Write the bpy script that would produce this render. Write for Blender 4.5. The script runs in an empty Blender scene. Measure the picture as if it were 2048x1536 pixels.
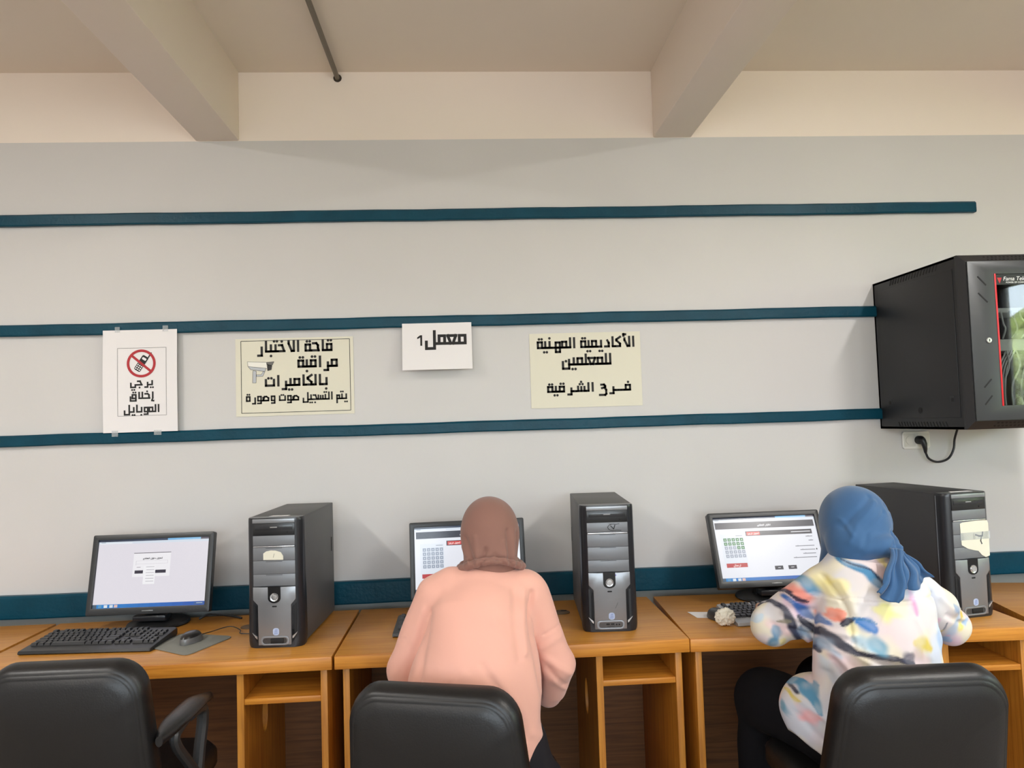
import bpy, bmesh, math, random
import numpy as np
from mathutils import Vector, Matrix, noise

SC = bpy.context.scene
COL = SC.collection
random.seed(7)
PI = math.pi

# ------------------------------------------------------------------ camera
cam_d = bpy.data.cameras.new('camera')
cam_d.sensor_width = 36.0
cam_d.lens = 1487.3 / 2048 * 36.0
cam_d.clip_start = 0.02
cam = bpy.data.objects.new('camera', cam_d)
COL.objects.link(cam)
_R = (0.9977453589919852, -0.05927287763861981, -0.031478954658497114)
_U = (0.028335581010931015, -0.05314597649342129, 0.9981846522719799)
_F = (0.0608382565391833, 0.9968260786912619, 0.05134661996932812)
cam.matrix_world = Matrix(((_R[0], _U[0], -_F[0], 0.0),
                           (_R[1], _U[1], -_F[1], -3.2),
                           (_R[2], _U[2], -_F[2], 1.48),
                           (0, 0, 0, 1)))
SC.camera = cam

# ------------------------------------------------------------------ colour management
SC.view_settings.view_transform = 'Standard'
SC.view_settings.look = 'None'
SC.view_settings.gamma = 1.0
SC.view_settings.use_curve_mapping = False
SC.view_settings.exposure = 1.12
SC.cycles.max_bounces = 8
SC.cycles.diffuse_bounces = 5
SC.cycles.glossy_bounces = 4
SC.cycles.transmission_bounces = 6
SC.cycles.transparent_max_bounces = 10
SC.cycles.caustics_reflective = False
SC.cycles.caustics_refractive = False
SC.cycles.use_denoising = True
SC.cycles.sample_clamp_indirect = 6.0

# ------------------------------------------------------------------ sky, sun, daylight
world = bpy.data.worlds.new('sky')
SC.world = world
world.use_nodes = True
_wn = world.node_tree.nodes
_bg = _wn['Background']
_sky = _wn.new('ShaderNodeTexSky')
_sky.sky_type = 'HOSEK_WILKIE'
_sky.sun_direction = (-0.55, -0.2, 0.8)
_sky.turbidity = 4.0
_hs = _wn.new('ShaderNodeHueSaturation')     # hazy, whitish sky
_hs.inputs['Saturation'].default_value = 0.42
world.node_tree.links.new(_sky.outputs[0], _hs.inputs['Color'])
world.node_tree.links.new(_hs.outputs[0], _bg.inputs[0])
_bg.inputs[1].default_value = 26.0

sun_d = bpy.data.lights.new('sun', 'SUN')
sun_d.energy = 28.0
sun_d.angle = 0.01
sun_d.color = (1.0, 0.95, 0.86)
sun = bpy.data.objects.new('sun', sun_d)
COL.objects.link(sun)
sun.rotation_euler = Vector((0.6, 0.12, -0.8)).to_track_quat('-Z', 'Y').to_euler()


def area_light(name, loc, direction, sx, sy, energy, color):
    d = bpy.data.lights.new(name, 'AREA')
    d.shape = 'RECTANGLE'
    d.size, d.size_y = sx, sy
    d.energy = energy
    d.color = color
    o = bpy.data.objects.new(name, d)
    COL.objects.link(o)
    o.location = loc
    o.rotation_euler = Vector(direction).to_track_quat('-Z', 'Z').to_euler()
    return o


# room extents (metres); the photographed wall is the plane y = 0
X0, X1, Y0, ZC = -3.9, 4.1, -6.6, 3.025
# daylight comes from the sky through the window openings (sampled there)
for _nm, _loc, _dir, _sx in (('sky_portal_right', (X1 - .01, -2.4, 1.8), (-1, 0, 0), 2.4), ('sky_portal_rear', (0.4, Y0 + .01, 1.8), (0, 1, 0), 4.4)):
    _o = area_light(_nm, _loc, _dir, _sx, 1.4, 1.0, (1, 1, 1))
    _o.data.cycles.is_portal = True


# ------------------------------------------------------------------ materials
def lin(c):
    return tuple((v / 255 / 12.92) if v / 255 <= 0.04045 else ((v / 255 + 0.055) / 1.055) ** 2.4 for v in c[:3]) + (1.0,)


MATS = {}


def mat(name, rgb, rough=0.6, metal=0.0, spec=0.5, var=None, bump=None, coat=0.0, sheen=0.0):
    """plain Principled; var=(scale, amount) noise on value; bump=(scale, strength, distance)"""
    if name in MATS:
        return MATS[name]
    m = bpy.data.materials.new(name)
    m.use_nodes = True
    nt = m.node_tree
    b = nt.nodes['Principled BSDF']
    b.inputs['Base Color'].default_value = lin(rgb)
    b.inputs['Roughness'].default_value = rough
    b.inputs['Metallic'].default_value = metal
    b.inputs['Specular IOR Level'].default_value = spec
    b.inputs['Coat Weight'].default_value = coat
    b.inputs['Sheen Weight'].default_value = sheen
    tc = nt.nodes.new('ShaderNodeTexCoord')
    if var:
        n = nt.nodes.new('ShaderNodeTexNoise')
        n.inputs['Scale'].default_value = var[0]
        n.inputs['Detail'].default_value = 4
        nt.links.new(tc.outputs['Object'], n.inputs['Vector'])
        mp = nt.nodes.new('ShaderNodeMapRange')
        mp.inputs['From Min'].default_value = 0.3
        mp.inputs['From Max'].default_value = 0.7
        mp.inputs['To Min'].default_value = 1 - var[1]
        mp.inputs['To Max'].default_value = 1 + var[1]
        nt.links.new(n.outputs['Fac'], mp.inputs['Value'])
        h = nt.nodes.new('ShaderNodeHueSaturation')
        h.inputs['Color'].default_value = lin(rgb)
        nt.links.new(mp.outputs[0], h.inputs['Value'])
        nt.links.new(h.outputs[0], b.inputs['Base Color'])
    if bump:
        n2 = nt.nodes.new('ShaderNodeTexNoise')
        n2.inputs['Scale'].default_value = bump[0]
        n2.inputs['Detail'].default_value = 3
        nt.links.new(tc.outputs['Object'], n2.inputs['Vector'])
        bp = nt.nodes.new('ShaderNodeBump')
        bp.inputs['Strength'].default_value = bump[1]
        bp.inputs['Distance'].default_value = bump[2] if len(bump) > 2 else 0.002
        nt.links.new(n2.outputs['Fac'], bp.inputs['Height'])
        nt.links.new(bp.outputs[0], b.inputs['Normal'])
    MATS[name] = m
    return m


def wood(name, light, dark, rough=0.4, stretch=(1.2, 26, 26), coat=0.0):
    if name in MATS:
        return MATS[name]
    m = bpy.data.materials.new(name)
    m.use_nodes = True
    nt = m.node_tree
    b = nt.nodes['Principled BSDF']
    b.inputs['Roughness'].default_value = rough
    b.inputs['Coat Weight'].default_value = coat
    tc = nt.nodes.new('ShaderNodeTexCoord')
    mp = nt.nodes.new('ShaderNodeMapping')
    mp.inputs['Scale'].default_value = stretch
    nt.links.new(tc.outputs['Object'], mp.inputs['Vector'])
    n = nt.nodes.new('ShaderNodeTexNoise')
    n.inputs['Scale'].default_value = 3.0
    n.inputs['Detail'].default_value = 6
    n.inputs['Distortion'].default_value = 0.6
    nt.links.new(mp.outputs[0], n.inputs['Vector'])
    r = nt.nodes.new('ShaderNodeValToRGB')
    r.color_ramp.elements[0].position = 0.32
    r.color_ramp.elements[0].color = lin(dark)
    r.color_ramp.elements[1].position = 0.62
    r.color_ramp.elements[1].color = lin(light)
    nt.links.new(n.outputs['Fac'], r.inputs[0])
    nt.links.new(r.outputs[0], b.inputs['Base Color'])
    bp = nt.nodes.new('ShaderNodeBump')
    bp.inputs['Strength'].default_value = 0.15
    bp.inputs['Distance'].default_value = 0.001
    nt.links.new(n.outputs['Fac'], bp.inputs['Height'])
    nt.links.new(bp.outputs[0], b.inputs['Normal'])
    MATS[name] = m
    return m


def attr_mat(name, rough=0.6, emit=0.0, spec=0.3, bump=None):
    """surface whose printed pattern / screen image comes from the colour attribute 'Col'"""
    if name in MATS:
        return MATS[name]
    m = bpy.data.materials.new(name)
    m.use_nodes = True
    nt = m.node_tree
    b = nt.nodes['Principled BSDF']
    a = nt.nodes.new('ShaderNodeVertexColor')
    a.layer_name = 'Col'
    b.inputs['Roughness'].default_value = rough
    b.inputs['Specular IOR Level'].default_value = spec
    if emit:
        b.inputs['Base Color'].default_value = (0.01, 0.01, 0.012, 1)
        nt.links.new(a.outputs['Color'], b.inputs['Emission Color'])
        b.inputs['Emission Strength'].default_value = emit
    else:
        nt.links.new(a.outputs['Color'], b.inputs['Base Color'])
    if bump:
        tc = nt.nodes.new('ShaderNodeTexCoord')
        n2 = nt.nodes.new('ShaderNodeTexNoise')
        n2.inputs['Scale'].default_value = bump[0]
        nt.links.new(tc.outputs['Object'], n2.inputs['Vector'])
        bp = nt.nodes.new('ShaderNodeBump')
        bp.inputs['Strength'].default_value = bump[1]
        bp.inputs['Distance'].default_value = 0.001
        nt.links.new(n2.outputs['Fac'], bp.inputs['Height'])
        nt.links.new(bp.outputs[0], b.inputs['Normal'])
    MATS[name] = m
    return m


def emit_mat(name, rgb, strength):
    if name in MATS:
        return MATS[name]
    m = bpy.data.materials.new(name)
    m.use_nodes = True
    b = m.node_tree.nodes['Principled BSDF']
    b.inputs['Base Color'].default_value = lin(rgb)
    b.inputs['Emission Color'].default_value = lin(rgb)
    b.inputs['Emission Strength'].default_value = strength
    MATS[name] = m
    return m


def glass_mat(name, tint=(255, 255, 255), refl=0.25):
    """clear pane: see-through plus a mirror-like reflection that grows at grazing angles"""
    if name in MATS:
        return MATS[name]
    m = bpy.data.materials.new(name)
    m.use_nodes = True
    nt = m.node_tree
    nt.nodes.remove(nt.nodes['Principled BSDF'])
    out = nt.nodes['Material Output']
    t = nt.nodes.new('ShaderNodeBsdfTransparent')
    t.inputs[0].default_value = lin(tint)
    g = nt.nodes.new('ShaderNodeBsdfGlossy')
    g.inputs['Roughness'].default_value = 0.02
    mx = nt.nodes.new('ShaderNodeMixShader')
    fr = nt.nodes.new('ShaderNodeFresnel')
    ior = 1.0 + refl * 4
    geo = nt.nodes.new('ShaderNodeNewGeometry')
    mr = nt.nodes.new('ShaderNodeMapRange')      # the same reflectance from both sides of the sheet
    mr.inputs['To Min'].default_value = ior
    mr.inputs['To Max'].default_value = 1 / ior
    nt.links.new(geo.outputs['Backfacing'], mr.inputs['Value'])
    nt.links.new(mr.outputs[0], fr.inputs['IOR'])
    nt.links.new(fr.outputs[0], mx.inputs[0])
    nt.links.new(t.outputs[0], mx.inputs[1])
    nt.links.new(g.outputs[0], mx.inputs[2])
    nt.links.new(mx.outputs[0], out.inputs[0])
    MATS[name] = m
    return m


M_WALL = mat('wall_paint', (204, 202, 201), 0.55, var=(1.3, 0.025), bump=(60, 0.12, 0.002))
M_WALLTOP = mat('upper_wall_paint', (240, 228, 217), 0.6, var=(1.5, 0.02), bump=(60, 0.12, 0.002))
M_CEIL = mat('ceiling_paint', (232, 221, 208), 0.7, var=(1.2, 0.02), bump=(40, 0.1, 0.002))
M_LOWWALL = mat('lower_wall_paint', (150, 150, 146), 0.6)
M_FLOOR = mat('floor_tile', (150, 139, 127), 0.45, var=(6, 0.08))
M_TEAL = mat('teal_gloss_paint', (8, 64, 82), 0.38, spec=.2, var=(9, 0.12), bump=(70, 0.6, 0.002))
M_DESKTOP = wood('oak_laminate_top', (196, 138, 58), (178, 116, 42), 0.34)
M_EDGE = wood('oak_edge', (206, 138, 50), (178, 108, 32), 0.4)
M_PANEL = wood('oak_panel', (198, 132, 46), (168, 104, 30), 0.45, stretch=(26, 26, 1.2))
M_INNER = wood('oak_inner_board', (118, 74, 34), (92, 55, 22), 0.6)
M_BLACK = mat('black_plastic', (30, 31, 33), 0.42, bump=(400, 0.1, 0.0005))
M_BEZEL = mat('monitor_black_plastic', (40, 42, 44), 0.38)
M_DARK = mat('dark_gloss_plastic', (34, 35, 39), 0.28)
M_CASE = mat('tower_case_steel', (82, 82, 83), 0.5, metal=0.0, bump=(500, 0.08, 0.0004))
M_CASE_SHADED = mat('tower_case_shaded', (52, 52, 54), 0.5, bump=(500, 0.08, 0.0004))  # darker copy of the tower case, the right tower's shade put into its colour
M_BAY = mat('tower_bay_plastic', (118, 120, 124), 0.42, metal=0.25)
M_SILVER = mat('tower_silver_plastic', (140, 142, 146), 0.33, metal=0.5)
M_BRIGHT = mat('bright_silver', (205, 206, 208), 0.22, metal=0.8)
M_HOLE = mat('deep_black', (8, 8, 9), 0.7)
M_PAPER = mat('white_paper', (232, 229, 230), 0.75)
M_CREAM = mat('cream_paper', (220, 216, 198), 0.55)
M_INK = mat('black_ink', (26, 24, 24), 0.7)
M_RED = mat('red_ink', (176, 44, 52), 0.7)
M_LEATHER = mat('black_leatherette', (20, 19, 20), 0.4, var=(5, 0.1), bump=(220, 0.25, 0.0012))
M_ARM = mat('black_arm_plastic', (44, 44, 45), 0.4)
M_RACK = mat('rack_black_steel', (29, 29, 32), 0.5, bump=(600, 0.08, 0.0004))
M_TAPE = mat('clear_tape', (206, 214, 218), .25)
M_TAPE.node_tree.nodes['Principled BSDF'].inputs['Alpha'].default_value = .3


# ------------------------------------------------------------------ mesh helpers
class MB:
    """collects shapes in one bmesh and links them as one mesh object"""

    def __init__(self):
        self.bm = bmesh.new()

    def _merge(self, b, mi=0):
        for f in b.faces:
            f.material_index = mi
        me = bpy.data.meshes.new('tmp')
        b.to_mesh(me)
        b.free()
        self.bm.from_mesh(me)
        bpy.data.meshes.remove(me)

    def box(self, c, s, bev=0.0, seg=2, rot=None, mi=0):
        b = bmesh.new()
        bmesh.ops.create_cube(b, size=1.0)
        bmesh.ops.scale(b, vec=s, verts=b.verts)
        if bev > 0:
            bmesh.ops.bevel(b, geom=b.edges[:], offset=min(bev, min(s) * 0.49), segments=seg, profile=0.5, affect='EDGES')
        if rot is not None:
            bmesh.ops.rotate(b, cent=(0, 0, 0), matrix=rot, verts=b.verts)
        bmesh.ops.translate(b, vec=c, verts=b.verts)
        self._merge(b, mi)
        return self

    def box2(self, lo, hi, bev=0.0, seg=2, mi=0):
        c = [(lo[i] + hi[i]) / 2 for i in range(3)]
        s = [abs(hi[i] - lo[i]) for i in range(3)]
        return self.box(c, s, bev, seg, None, mi)

    def prism(self, poly, origin, eu, ev, depth, holes=(), bev=0.0, mi=0):
        """polygon given in (u, v), extruded by depth along eu x ev"""
        b = bmesh.new()
        eu, ev, origin = Vector(eu), Vector(ev), Vector(origin)
        n = eu.cross(ev)
        edges = []
        for loop in [poly] + list(holes):
            vs = [b.verts.new(origin + eu * p[0] + ev * p[1]) for p in loop]
            for i in range(len(vs)):
                edges.append(b.edges.new((vs[i], vs[(i + 1) % len(vs)])))
        if holes:
            bmesh.ops.triangle_fill(b, edges=edges, use_beauty=True)
        else:
            b.faces.new(b.verts[:])
        bmesh.ops.recalc_face_normals(b, faces=b.faces)
        ex = bmesh.ops.extrude_face_region(b, geom=b.faces[:])
        bmesh.ops.translate(b, vec=n * depth, verts=[g for g in ex['geom'] if isinstance(g, bmesh.types.BMVert)])
        bmesh.ops.recalc_face_normals(b, faces=b.faces)
        if bev > 0:
            es = [e for e in b.edges if len(e.link_faces) == 2 and e.calc_face_angle(0) > 0.6]
            bmesh.ops.bevel(b, geom=es, offset=bev, segments=2, profile=0.5, affect='EDGES')
        self._merge(b, mi)
        return self

    def tube(self, pts, r, seg=10, cap=True, mi=0):
        pts = [Vector(p) for p in pts]
        rs = r if isinstance(r, (list, tuple)) else [r] * len(pts)
        b = bmesh.new()
        prev = None
        rings = []
        for i, p in enumerate(pts):
            t = (pts[min(i + 1, len(pts) - 1)] - pts[max(i - 1, 0)]).normalized()
            if prev is None:
                a = Vector((0, 0, 1)) if abs(t.z) < 0.9 else Vector((1, 0, 0))
                nrm = t.cross(a).normalized()
            else:
                nrm = (prev - t * prev.dot(t)).normalized()
            prev = nrm
            bn = t.cross(nrm)
            rings.append([b.verts.new(p + (nrm * math.cos(2 * PI * k / seg) + bn * math.sin(2 * PI * k / seg)) * rs[i]) for k in range(seg)])
        for i in range(len(rings) - 1):
            for k in range(seg):
                b.faces.new((rings[i][k], rings[i][(k + 1) % seg], rings[i + 1][(k + 1) % seg], rings[i + 1][k]))
        if cap:
            b.faces.new(rings[0][::-1])
            b.faces.new(rings[-1])
        bmesh.ops.recalc_face_normals(b, faces=b.faces)
        self._merge(b, mi)
        return self

    def lathe(self, prof, c=(0, 0, 0), axis=(0, 0, 1), seg=32, mi=0):
        """prof: list of (radius, height) along axis"""
        b = bmesh.new()
        q = Vector((0, 0, 1)).rotation_difference(Vector(axis))
        rings = []
        for (r, h) in prof:
            if r < 1e-6:
                rings.append([b.verts.new(q @ Vector((0, 0, h)) + Vector(c))])
            else:
                rings.append([b.verts.new(q @ Vector((r * math.cos(2 * PI * k / seg), r * math.sin(2 * PI * k / seg), h)) + Vector(c)) for k in range(seg)])
        for i in range(len(rings) - 1):
            A, B = rings[i], rings[i + 1]
            for k in range(seg):
                k2 = (k + 1) % seg
                if len(A) == 1 and len(B) == 1:
                    continue
                if len(A) == 1:
                    b.faces.new((A[0], B[k2], B[k]))
                elif len(B) == 1:
                    b.faces.new((A[k], A[k2], B[0]))
                else:
                    b.faces.new((A[k], A[k2], B[k2], B[k]))
        for ring, flip in ((rings[0], True), (rings[-1], False)):
            if len(ring) > 1:
                b.faces.new(ring[::-1] if flip else ring)
        bmesh.ops.recalc_face_normals(b, faces=b.faces)
        self._merge(b, mi)
        return self

    def rings(self, loops, cap0=True, cap1=True, mi=0):
        """connects loops with equal point counts"""
        b = bmesh.new()
        R = [[b.verts.new(p) for p in l] for l in loops]
        n = len(R[0])
        for i in range(len(R) - 1):
            for k in range(n):
                b.faces.new((R[i][k], R[i][(k + 1) % n], R[i + 1][(k + 1) % n], R[i + 1][k]))
        if cap0:
            b.faces.new(R[0][::-1])
        if cap1:
            b.faces.new(R[-1])
        bmesh.ops.recalc_face_normals(b, faces=b.faces)
        self._merge(b, mi)
        return self

    def poly(self, pts, mi=0):
        f = self.bm.faces.new([self.bm.verts.new(p) for p in pts])
        f.material_index = mi
        return f

    def build(self, name, mats, parent=None, smooth=0.6, loc=None, rotz=None):
        me = bpy.data.meshes.new(name)
        self.bm.to_mesh(me)
        self.bm.free()
        return link_mesh(name, me, mats, parent, smooth, loc, rotz)


def link_mesh(name, me, mats, parent=None, smooth=0.6, loc=None, rotz=None):
    for m in (mats if isinstance(mats, (list, tuple)) else [mats]):
        me.materials.append(m)
    if smooth:
        me.polygons.foreach_set('use_smooth', [True] * len(me.polygons))
        if smooth < 3:
            me.set_sharp_from_angle(angle=smooth)
    o = bpy.data.objects.new(name, me)
    COL.objects.link(o)
    if parent is not None:
        o.parent = parent
    if loc is not None:
        o.location = loc
    if rotz is not None:
        o.rotation_euler = (0, 0, rotz)
    return o


def thing(name, label, cat, loc=(0, 0, 0), rotz=0.0, group=None):
    o = bpy.data.objects.new(name, None)
    o.empty_display_size = 0.05
    COL.objects.link(o)
    o.location = loc
    o.rotation_euler = (0, 0, rotz)
    return tag(o, label, cat, group)


def tag(o, label, cat, group=None):
    o['label'] = label
    o['category'] = cat
    if group:
        o['group'] = group
    return o


def struct(o):
    o['kind'] = 'structure'
    return o


def copy_tree(o, parent=None):
    c = o.copy()
    COL.objects.link(c)
    if parent is not None:
        c.parent = parent
    for ch in list(o.children):
        copy_tree(ch, c)
    return c


def rrect(w, h, r, n=6, cx=0.0, cy=0.0):
    r = min(r, w / 2 - 1e-5, h / 2 - 1e-5)
    pts = []
    for (sx, sy, a0) in ((1, 1, 0), (-1, 1, PI / 2), (-1, -1, PI), (1, -1, 3 * PI / 2)):
        for k in range(n + 1):
            a = a0 + k * PI / 2 / n
            pts.append((cx + sx * (w / 2 - r) + r * math.cos(a), cy + sy * (h / 2 - r) + r * math.sin(a)))
    return pts


def ellipse(cx, cy, rx, ry, n=28):
    return [(cx + rx * math.cos(2 * PI * k / n), cy + ry * math.sin(2 * PI * k / n)) for k in range(n)]


def smooth_path(pts, sub=6):
    """Catmull-Rom through the points"""
    P = [Vector(p) for p in pts]
    P = [P[0] * 2 - P[1]] + P + [P[-1] * 2 - P[-2]]
    out = []
    for i in range(1, len(P) - 2):
        for k in range(sub):
            t = k / sub
            a, b, c, d = P[i - 1], P[i], P[i + 1], P[i + 2]
            out.append(0.5 * ((2 * b) + (c - a) * t + (2 * a - 5 * b + 4 * c - d) * t * t + (3 * b - a - 3 * c + d) * t ** 3))
    out.append(P[-2])
    return out


# ------------------------------------------------------------------ Arabic lettering, square bold hand (units: stroke width)
def _loop(x0, x1, y0, y1):
    return [(x0, y0), (x0, y1), (x1, y1), (x1, y0), (x0, y0)]


AL = 3.3
# letter -> form -> (advance, strokes, dots); x grows to the LEFT
G = {}


def _g(ch, form, adv, strokes, dots=()):
    G.setdefault(ch, {})[form] = (adv, strokes, list(dots))


def _dots(n, x, y):
    return {0: [], 1: [(x, y)], 2: [(x - .62, y), (x + .62, y)], 3: [(x - .62, y), (x + .62, y), (x, y + 1.0)]}[n]


_g('ا', 'isol', 0.0, [[(0, 0), (0, AL)]])
_g('ا', 'fin', 1.1, [[(0, 0), (1.1, 0), (1.1, AL)]])
_g('أ', 'isol', 0.0, [[(0, 0), (0, AL - .6)], [(-.5, AL + .9), (.4, AL + .9)], [(.3, AL + .4), (.3, AL + 1.1)]])
_g('إ', 'isol', 0.0, [[(0, 0), (0, AL)], [(-.4, -1.6), (.5, -1.5)], [(.3, -1.2), (.3, -.9)]])
for ch, n, up in (('ب', 1, 0), ('ت', 2, 1), ('ي', 2, 0), ('ن', 1, 1), ('ث', 3, 1)):
    dy = 3.5 if up else -1.6
    _g(ch, 'init', 1.7, [[(0, 2.1), (0, 0), (1.7, 0)]], _dots(n, 0.2, dy))
    _g(ch, 'med', 2.0, [[(0, 0), (2.0, 0)], [(1.0, 0), (1.0, 2.1)]], _dots(n, 1.0, dy))
    if ch in 'بت':
        _g(ch, 'fin', 3.6, [[(0, 0), (3.6, 0), (3.6, 2.0)]], _dots(n, 1.9, 2.6 if up else -1.6))
        _g(ch, 'isol', 3.4, [[(0, 2.0), (0, 0), (3.4, 0), (3.4, 2.0)]], _dots(n, 1.7, 2.6 if up else -1.6))
_g('ن', 'fin', 3.6, [[(0, 0), (1.0, 0)], [(1.0, 1.6), (1.0, -1.4), (3.6, -1.4), (3.6, .9)]], [(2.3, 1.2)])
_g('ن', 'isol', 3.0, [[(0, 1.6), (0, -1.4), (2.8, -1.4), (2.8, .9)]], [(1.4, 1.2)])
_g('ي', 'fin', 3.4, [[(0, 0), (.9, 0), (.9, -1.4), (3.4, -1.4), (3.4, .9)]], _dots(2, 2.1, -2.9))
for ch, n, up in (('ج', 1, 0), ('ح', 0, 0), ('خ', 1, 1)):
    d = [(1.1, 3.4)] if (n and up) else ([(1.3, -1.6)] if n else [])
    _g(ch, 'init', 2.8, [[(2.3, 2.1), (1.0, 2.1), (.25, .3)], [(0, 0), (2.8, 0)]], d)
    _g(ch, 'med', 2.8, [[(2.3, 2.1), (1.0, 2.1), (.25, .3)], [(0, 0), (2.8, 0)]], d)
_g('د', 'isol', 1.7, [[(.6, 2.2), (0, 1.3), (0, 0), (1.7, 0)]])
_g('د', 'fin', 2.2, [[(0, 0), (2.2, 0)], [(.5, 0), (.5, 1.2), (1.2, 2.2)]])
_g('ر', 'isol', 1.5, [[(0, 1.4), (0, -1.4), (1.5, -1.4)]])
_g('ر', 'fin', 2.3, [[(0, 0), (.9, 0)], [(.9, 1.2), (.9, -1.4), (2.3, -1.4)]])
for ch, n in (('س', 0), ('ش', 3)):
    _g(ch, 'med', 4.2, [[(0, 0), (4.2, 0)], [(.6, 0), (.6, 1.7)], [(2.0, 0), (2.0, 1.7)], [(3.4, 0), (3.4, 1.9)]], _dots(n, 2.0, 3.0))
    _g(ch, 'init', 4.0, [[(0, 1.7), (0, 0), (4.0, 0)], [(1.5, 0), (1.5, 1.7)], [(3.0, 0), (3.0, 1.9)]], _dots(n, 1.6, 3.0))
_g('ص', 'init', 4.2, [[(3.1, 0), (0, 0), (0, 1.3), (1.2, 2.0), (2.4, 2.0), (3.1, 0)], [(3.3, 1.6), (3.3, 0)], [(0, 0), (4.2, 0)]])
for ch, n in (('ع', 0), ('غ', 1)):
    _g(ch, 'init', 3.2, [[(2.4, 2.5), (1.0, 2.5), (.3, 1.8), (.3, .9), (0, 0)], [(0, 0), (3.2, 0)]], [(1.3, 3.9)] if n else [])
    _g(ch, 'med', 3.8, [[(0, 0), (3.8, 0)], [(1.5, 0), (.5, 2.1), (3.3, 2.1), (2.3, 0)]], [(1.3, 3.2)] if n else [])
_g('ع', 'isol', 2.8, [[(2.1, 2.5), (.9, 2.5), (.4, 1.9), (.4, 1.4), (1.8, 1.0)], [(.7, 1.1), (0, .2), (0, -1.5), (.5, -2.0), (2.8, -2.0)]])
for ch, n in (('ف', 1), ('ق', 2)):
    _g(ch, 'init', 2.6, [_loop(0, 1.9, 0, 2.1), [(0, 0), (2.6, 0)]], _dots(n, .8, 3.4))
    _g(ch, 'med', 2.8, [_loop(.45, 2.35, 0, 2.1), [(0, 0), (2.8, 0)]], _dots(n, 1.2, 3.4))
_g('ق', 'isol', 3.0, [_loop(0, 1.9, 0, 2.1), [(0, 0), (0, -1.4), (3.0, -1.4), (3.0, .8)]], _dots(2, .8, 3.4))
_g('ك', 'init', 2.6, [[(.2, 3.4), (1.9, 2.5), (1.9, 2.1), (.3, .9), (.3, 0), (2.6, 0)]])
_g('ك', 'med', 2.8, [[(.5, 3.4), (2.1, 2.5), (2.1, 2.1), (.6, .9), (.6, 0)], [(0, 0), (2.8, 0)]])
_g('ل', 'init', 1.2, [[(0, AL), (0, 0), (1.2, 0)]])
_g('ل', 'med', 1.6, [[(.6, AL), (.6, 0)], [(0, 0), (1.6, 0)]])
_g('ل', 'fin', 3.8, [[(0, 0), (1.0, 0)], [(1.0, AL), (1.0, -1.3), (3.8, -1.3), (3.8, .5)]])
_g('ل', 'isol', 2.8, [[(0, AL), (0, -1.3), (2.8, -1.3), (2.8, .5)]])
_g('لا', 'isol', 2.2, [[(0, AL), (0, 0), (.9, 0), (2.2, 2.6), (2.2, AL)]])
_g('لا', 'fin', 2.6, [[(0, 0), (2.6, 0), (2.6, AL)], [(.8, AL), (.8, 0)]])
_g('لأ', 'isol', 2.2, [[(0, AL), (0, 0), (.9, 0), (2.2, 2.2), (2.2, AL - .5)], [(1.8, AL + 1.0), (2.7, AL + 1.0)], [(2.6, AL + .5), (2.6, AL + 1.1)]])
_g('م', 'init', 2.7, [_loop(0, 2.0, 0, 2.1), [(0, 0), (2.7, 0)]])
_g('م', 'med', 3.1, [_loop(.6, 2.5, 0, 2.1), [(0, 0), (3.1, 0)]])
_g('م', 'fin', 2.2, [[(0, 0), (.6, 0)], _loop(.6, 2.1, 0, 1.7), [(2.1, 0), (2.1, -2.0)]])
_g('ه', 'med', 2.9, [[(0, 0), (2.9, 0)], _loop(.5, 2.4, 0, 1.9), _loop(.5, 2.4, -1.6, 0)])
_g('ة', 'fin', 2.5, [[(0, 0), (.5, 0)], _loop(.5, 2.4, 0, 2.1)], _dots(2, 1.2, 3.2))
_g('ة', 'isol', 1.9, [_loop(0, 1.9, 0, 2.1)], _dots(2, .8, 3.2))
_g('و', 'isol', 2.0, [_loop(0, 1.9, 0, 2.1), [(0, 0), (0, -1.3), (1.8, -1.3)]])
_g('و', 'fin', 2.2, [[(0, 0), (.4, 0)], _loop(.4, 2.3, 0, 2.1), [(.4, 0), (.4, -1.3), (2.4, -1.3)]])
_g('ـ', 'med', 1.3, [[(0, 0), (1.3, 0)]])
_g('1', 'isol', 1.0, [[(0, 0), (0, AL), (1.0, 2.7)]])


def arabic(text):
    """strokes and dots of a line; origin at the right end, x to the left"""
    strokes, dots, x = [], [], 0.0
    toks = []
    i = 0
    while i < len(text):
        if text[i] == 'ل' and i + 1 < len(text) and text[i + 1] in 'اأ':
            toks.append('لا' if text[i + 1] == 'ا' else 'لأ')
            i += 2
        else:
            toks.append(text[i])
            i += 1
    prev = False
    for k, c in enumerate(toks):
        if c == ' ':
            x += 1.3
            prev = False
            continue
        forms = G[c]
        nxt = toks[k + 1] if k + 1 < len(toks) else ' '
        nj = nxt != ' ' and nxt in G and any(f in G[nxt] for f in ('med', 'fin'))
        dual = 'init' in forms or 'med' in forms
        f = ('med' if nj and dual else 'fin') if prev else ('init' if nj and dual else 'isol')
        if f not in forms:
            f = {'init': 'med', 'med': 'init', 'fin': 'isol', 'isol': 'fin'}[f]
            if f not in forms:
                f = list(forms)[0]
        adv, st, dt = forms[f]
        strokes += [[(x + p[0], p[1]) for p in s] for s in st]
        dots += [(x + p[0], p[1]) for p in dt]
        joined = nj and dual
        x += adv + (0 if joined else 1.85)
        prev = joined
    return strokes, dots, x - 1.85


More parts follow.
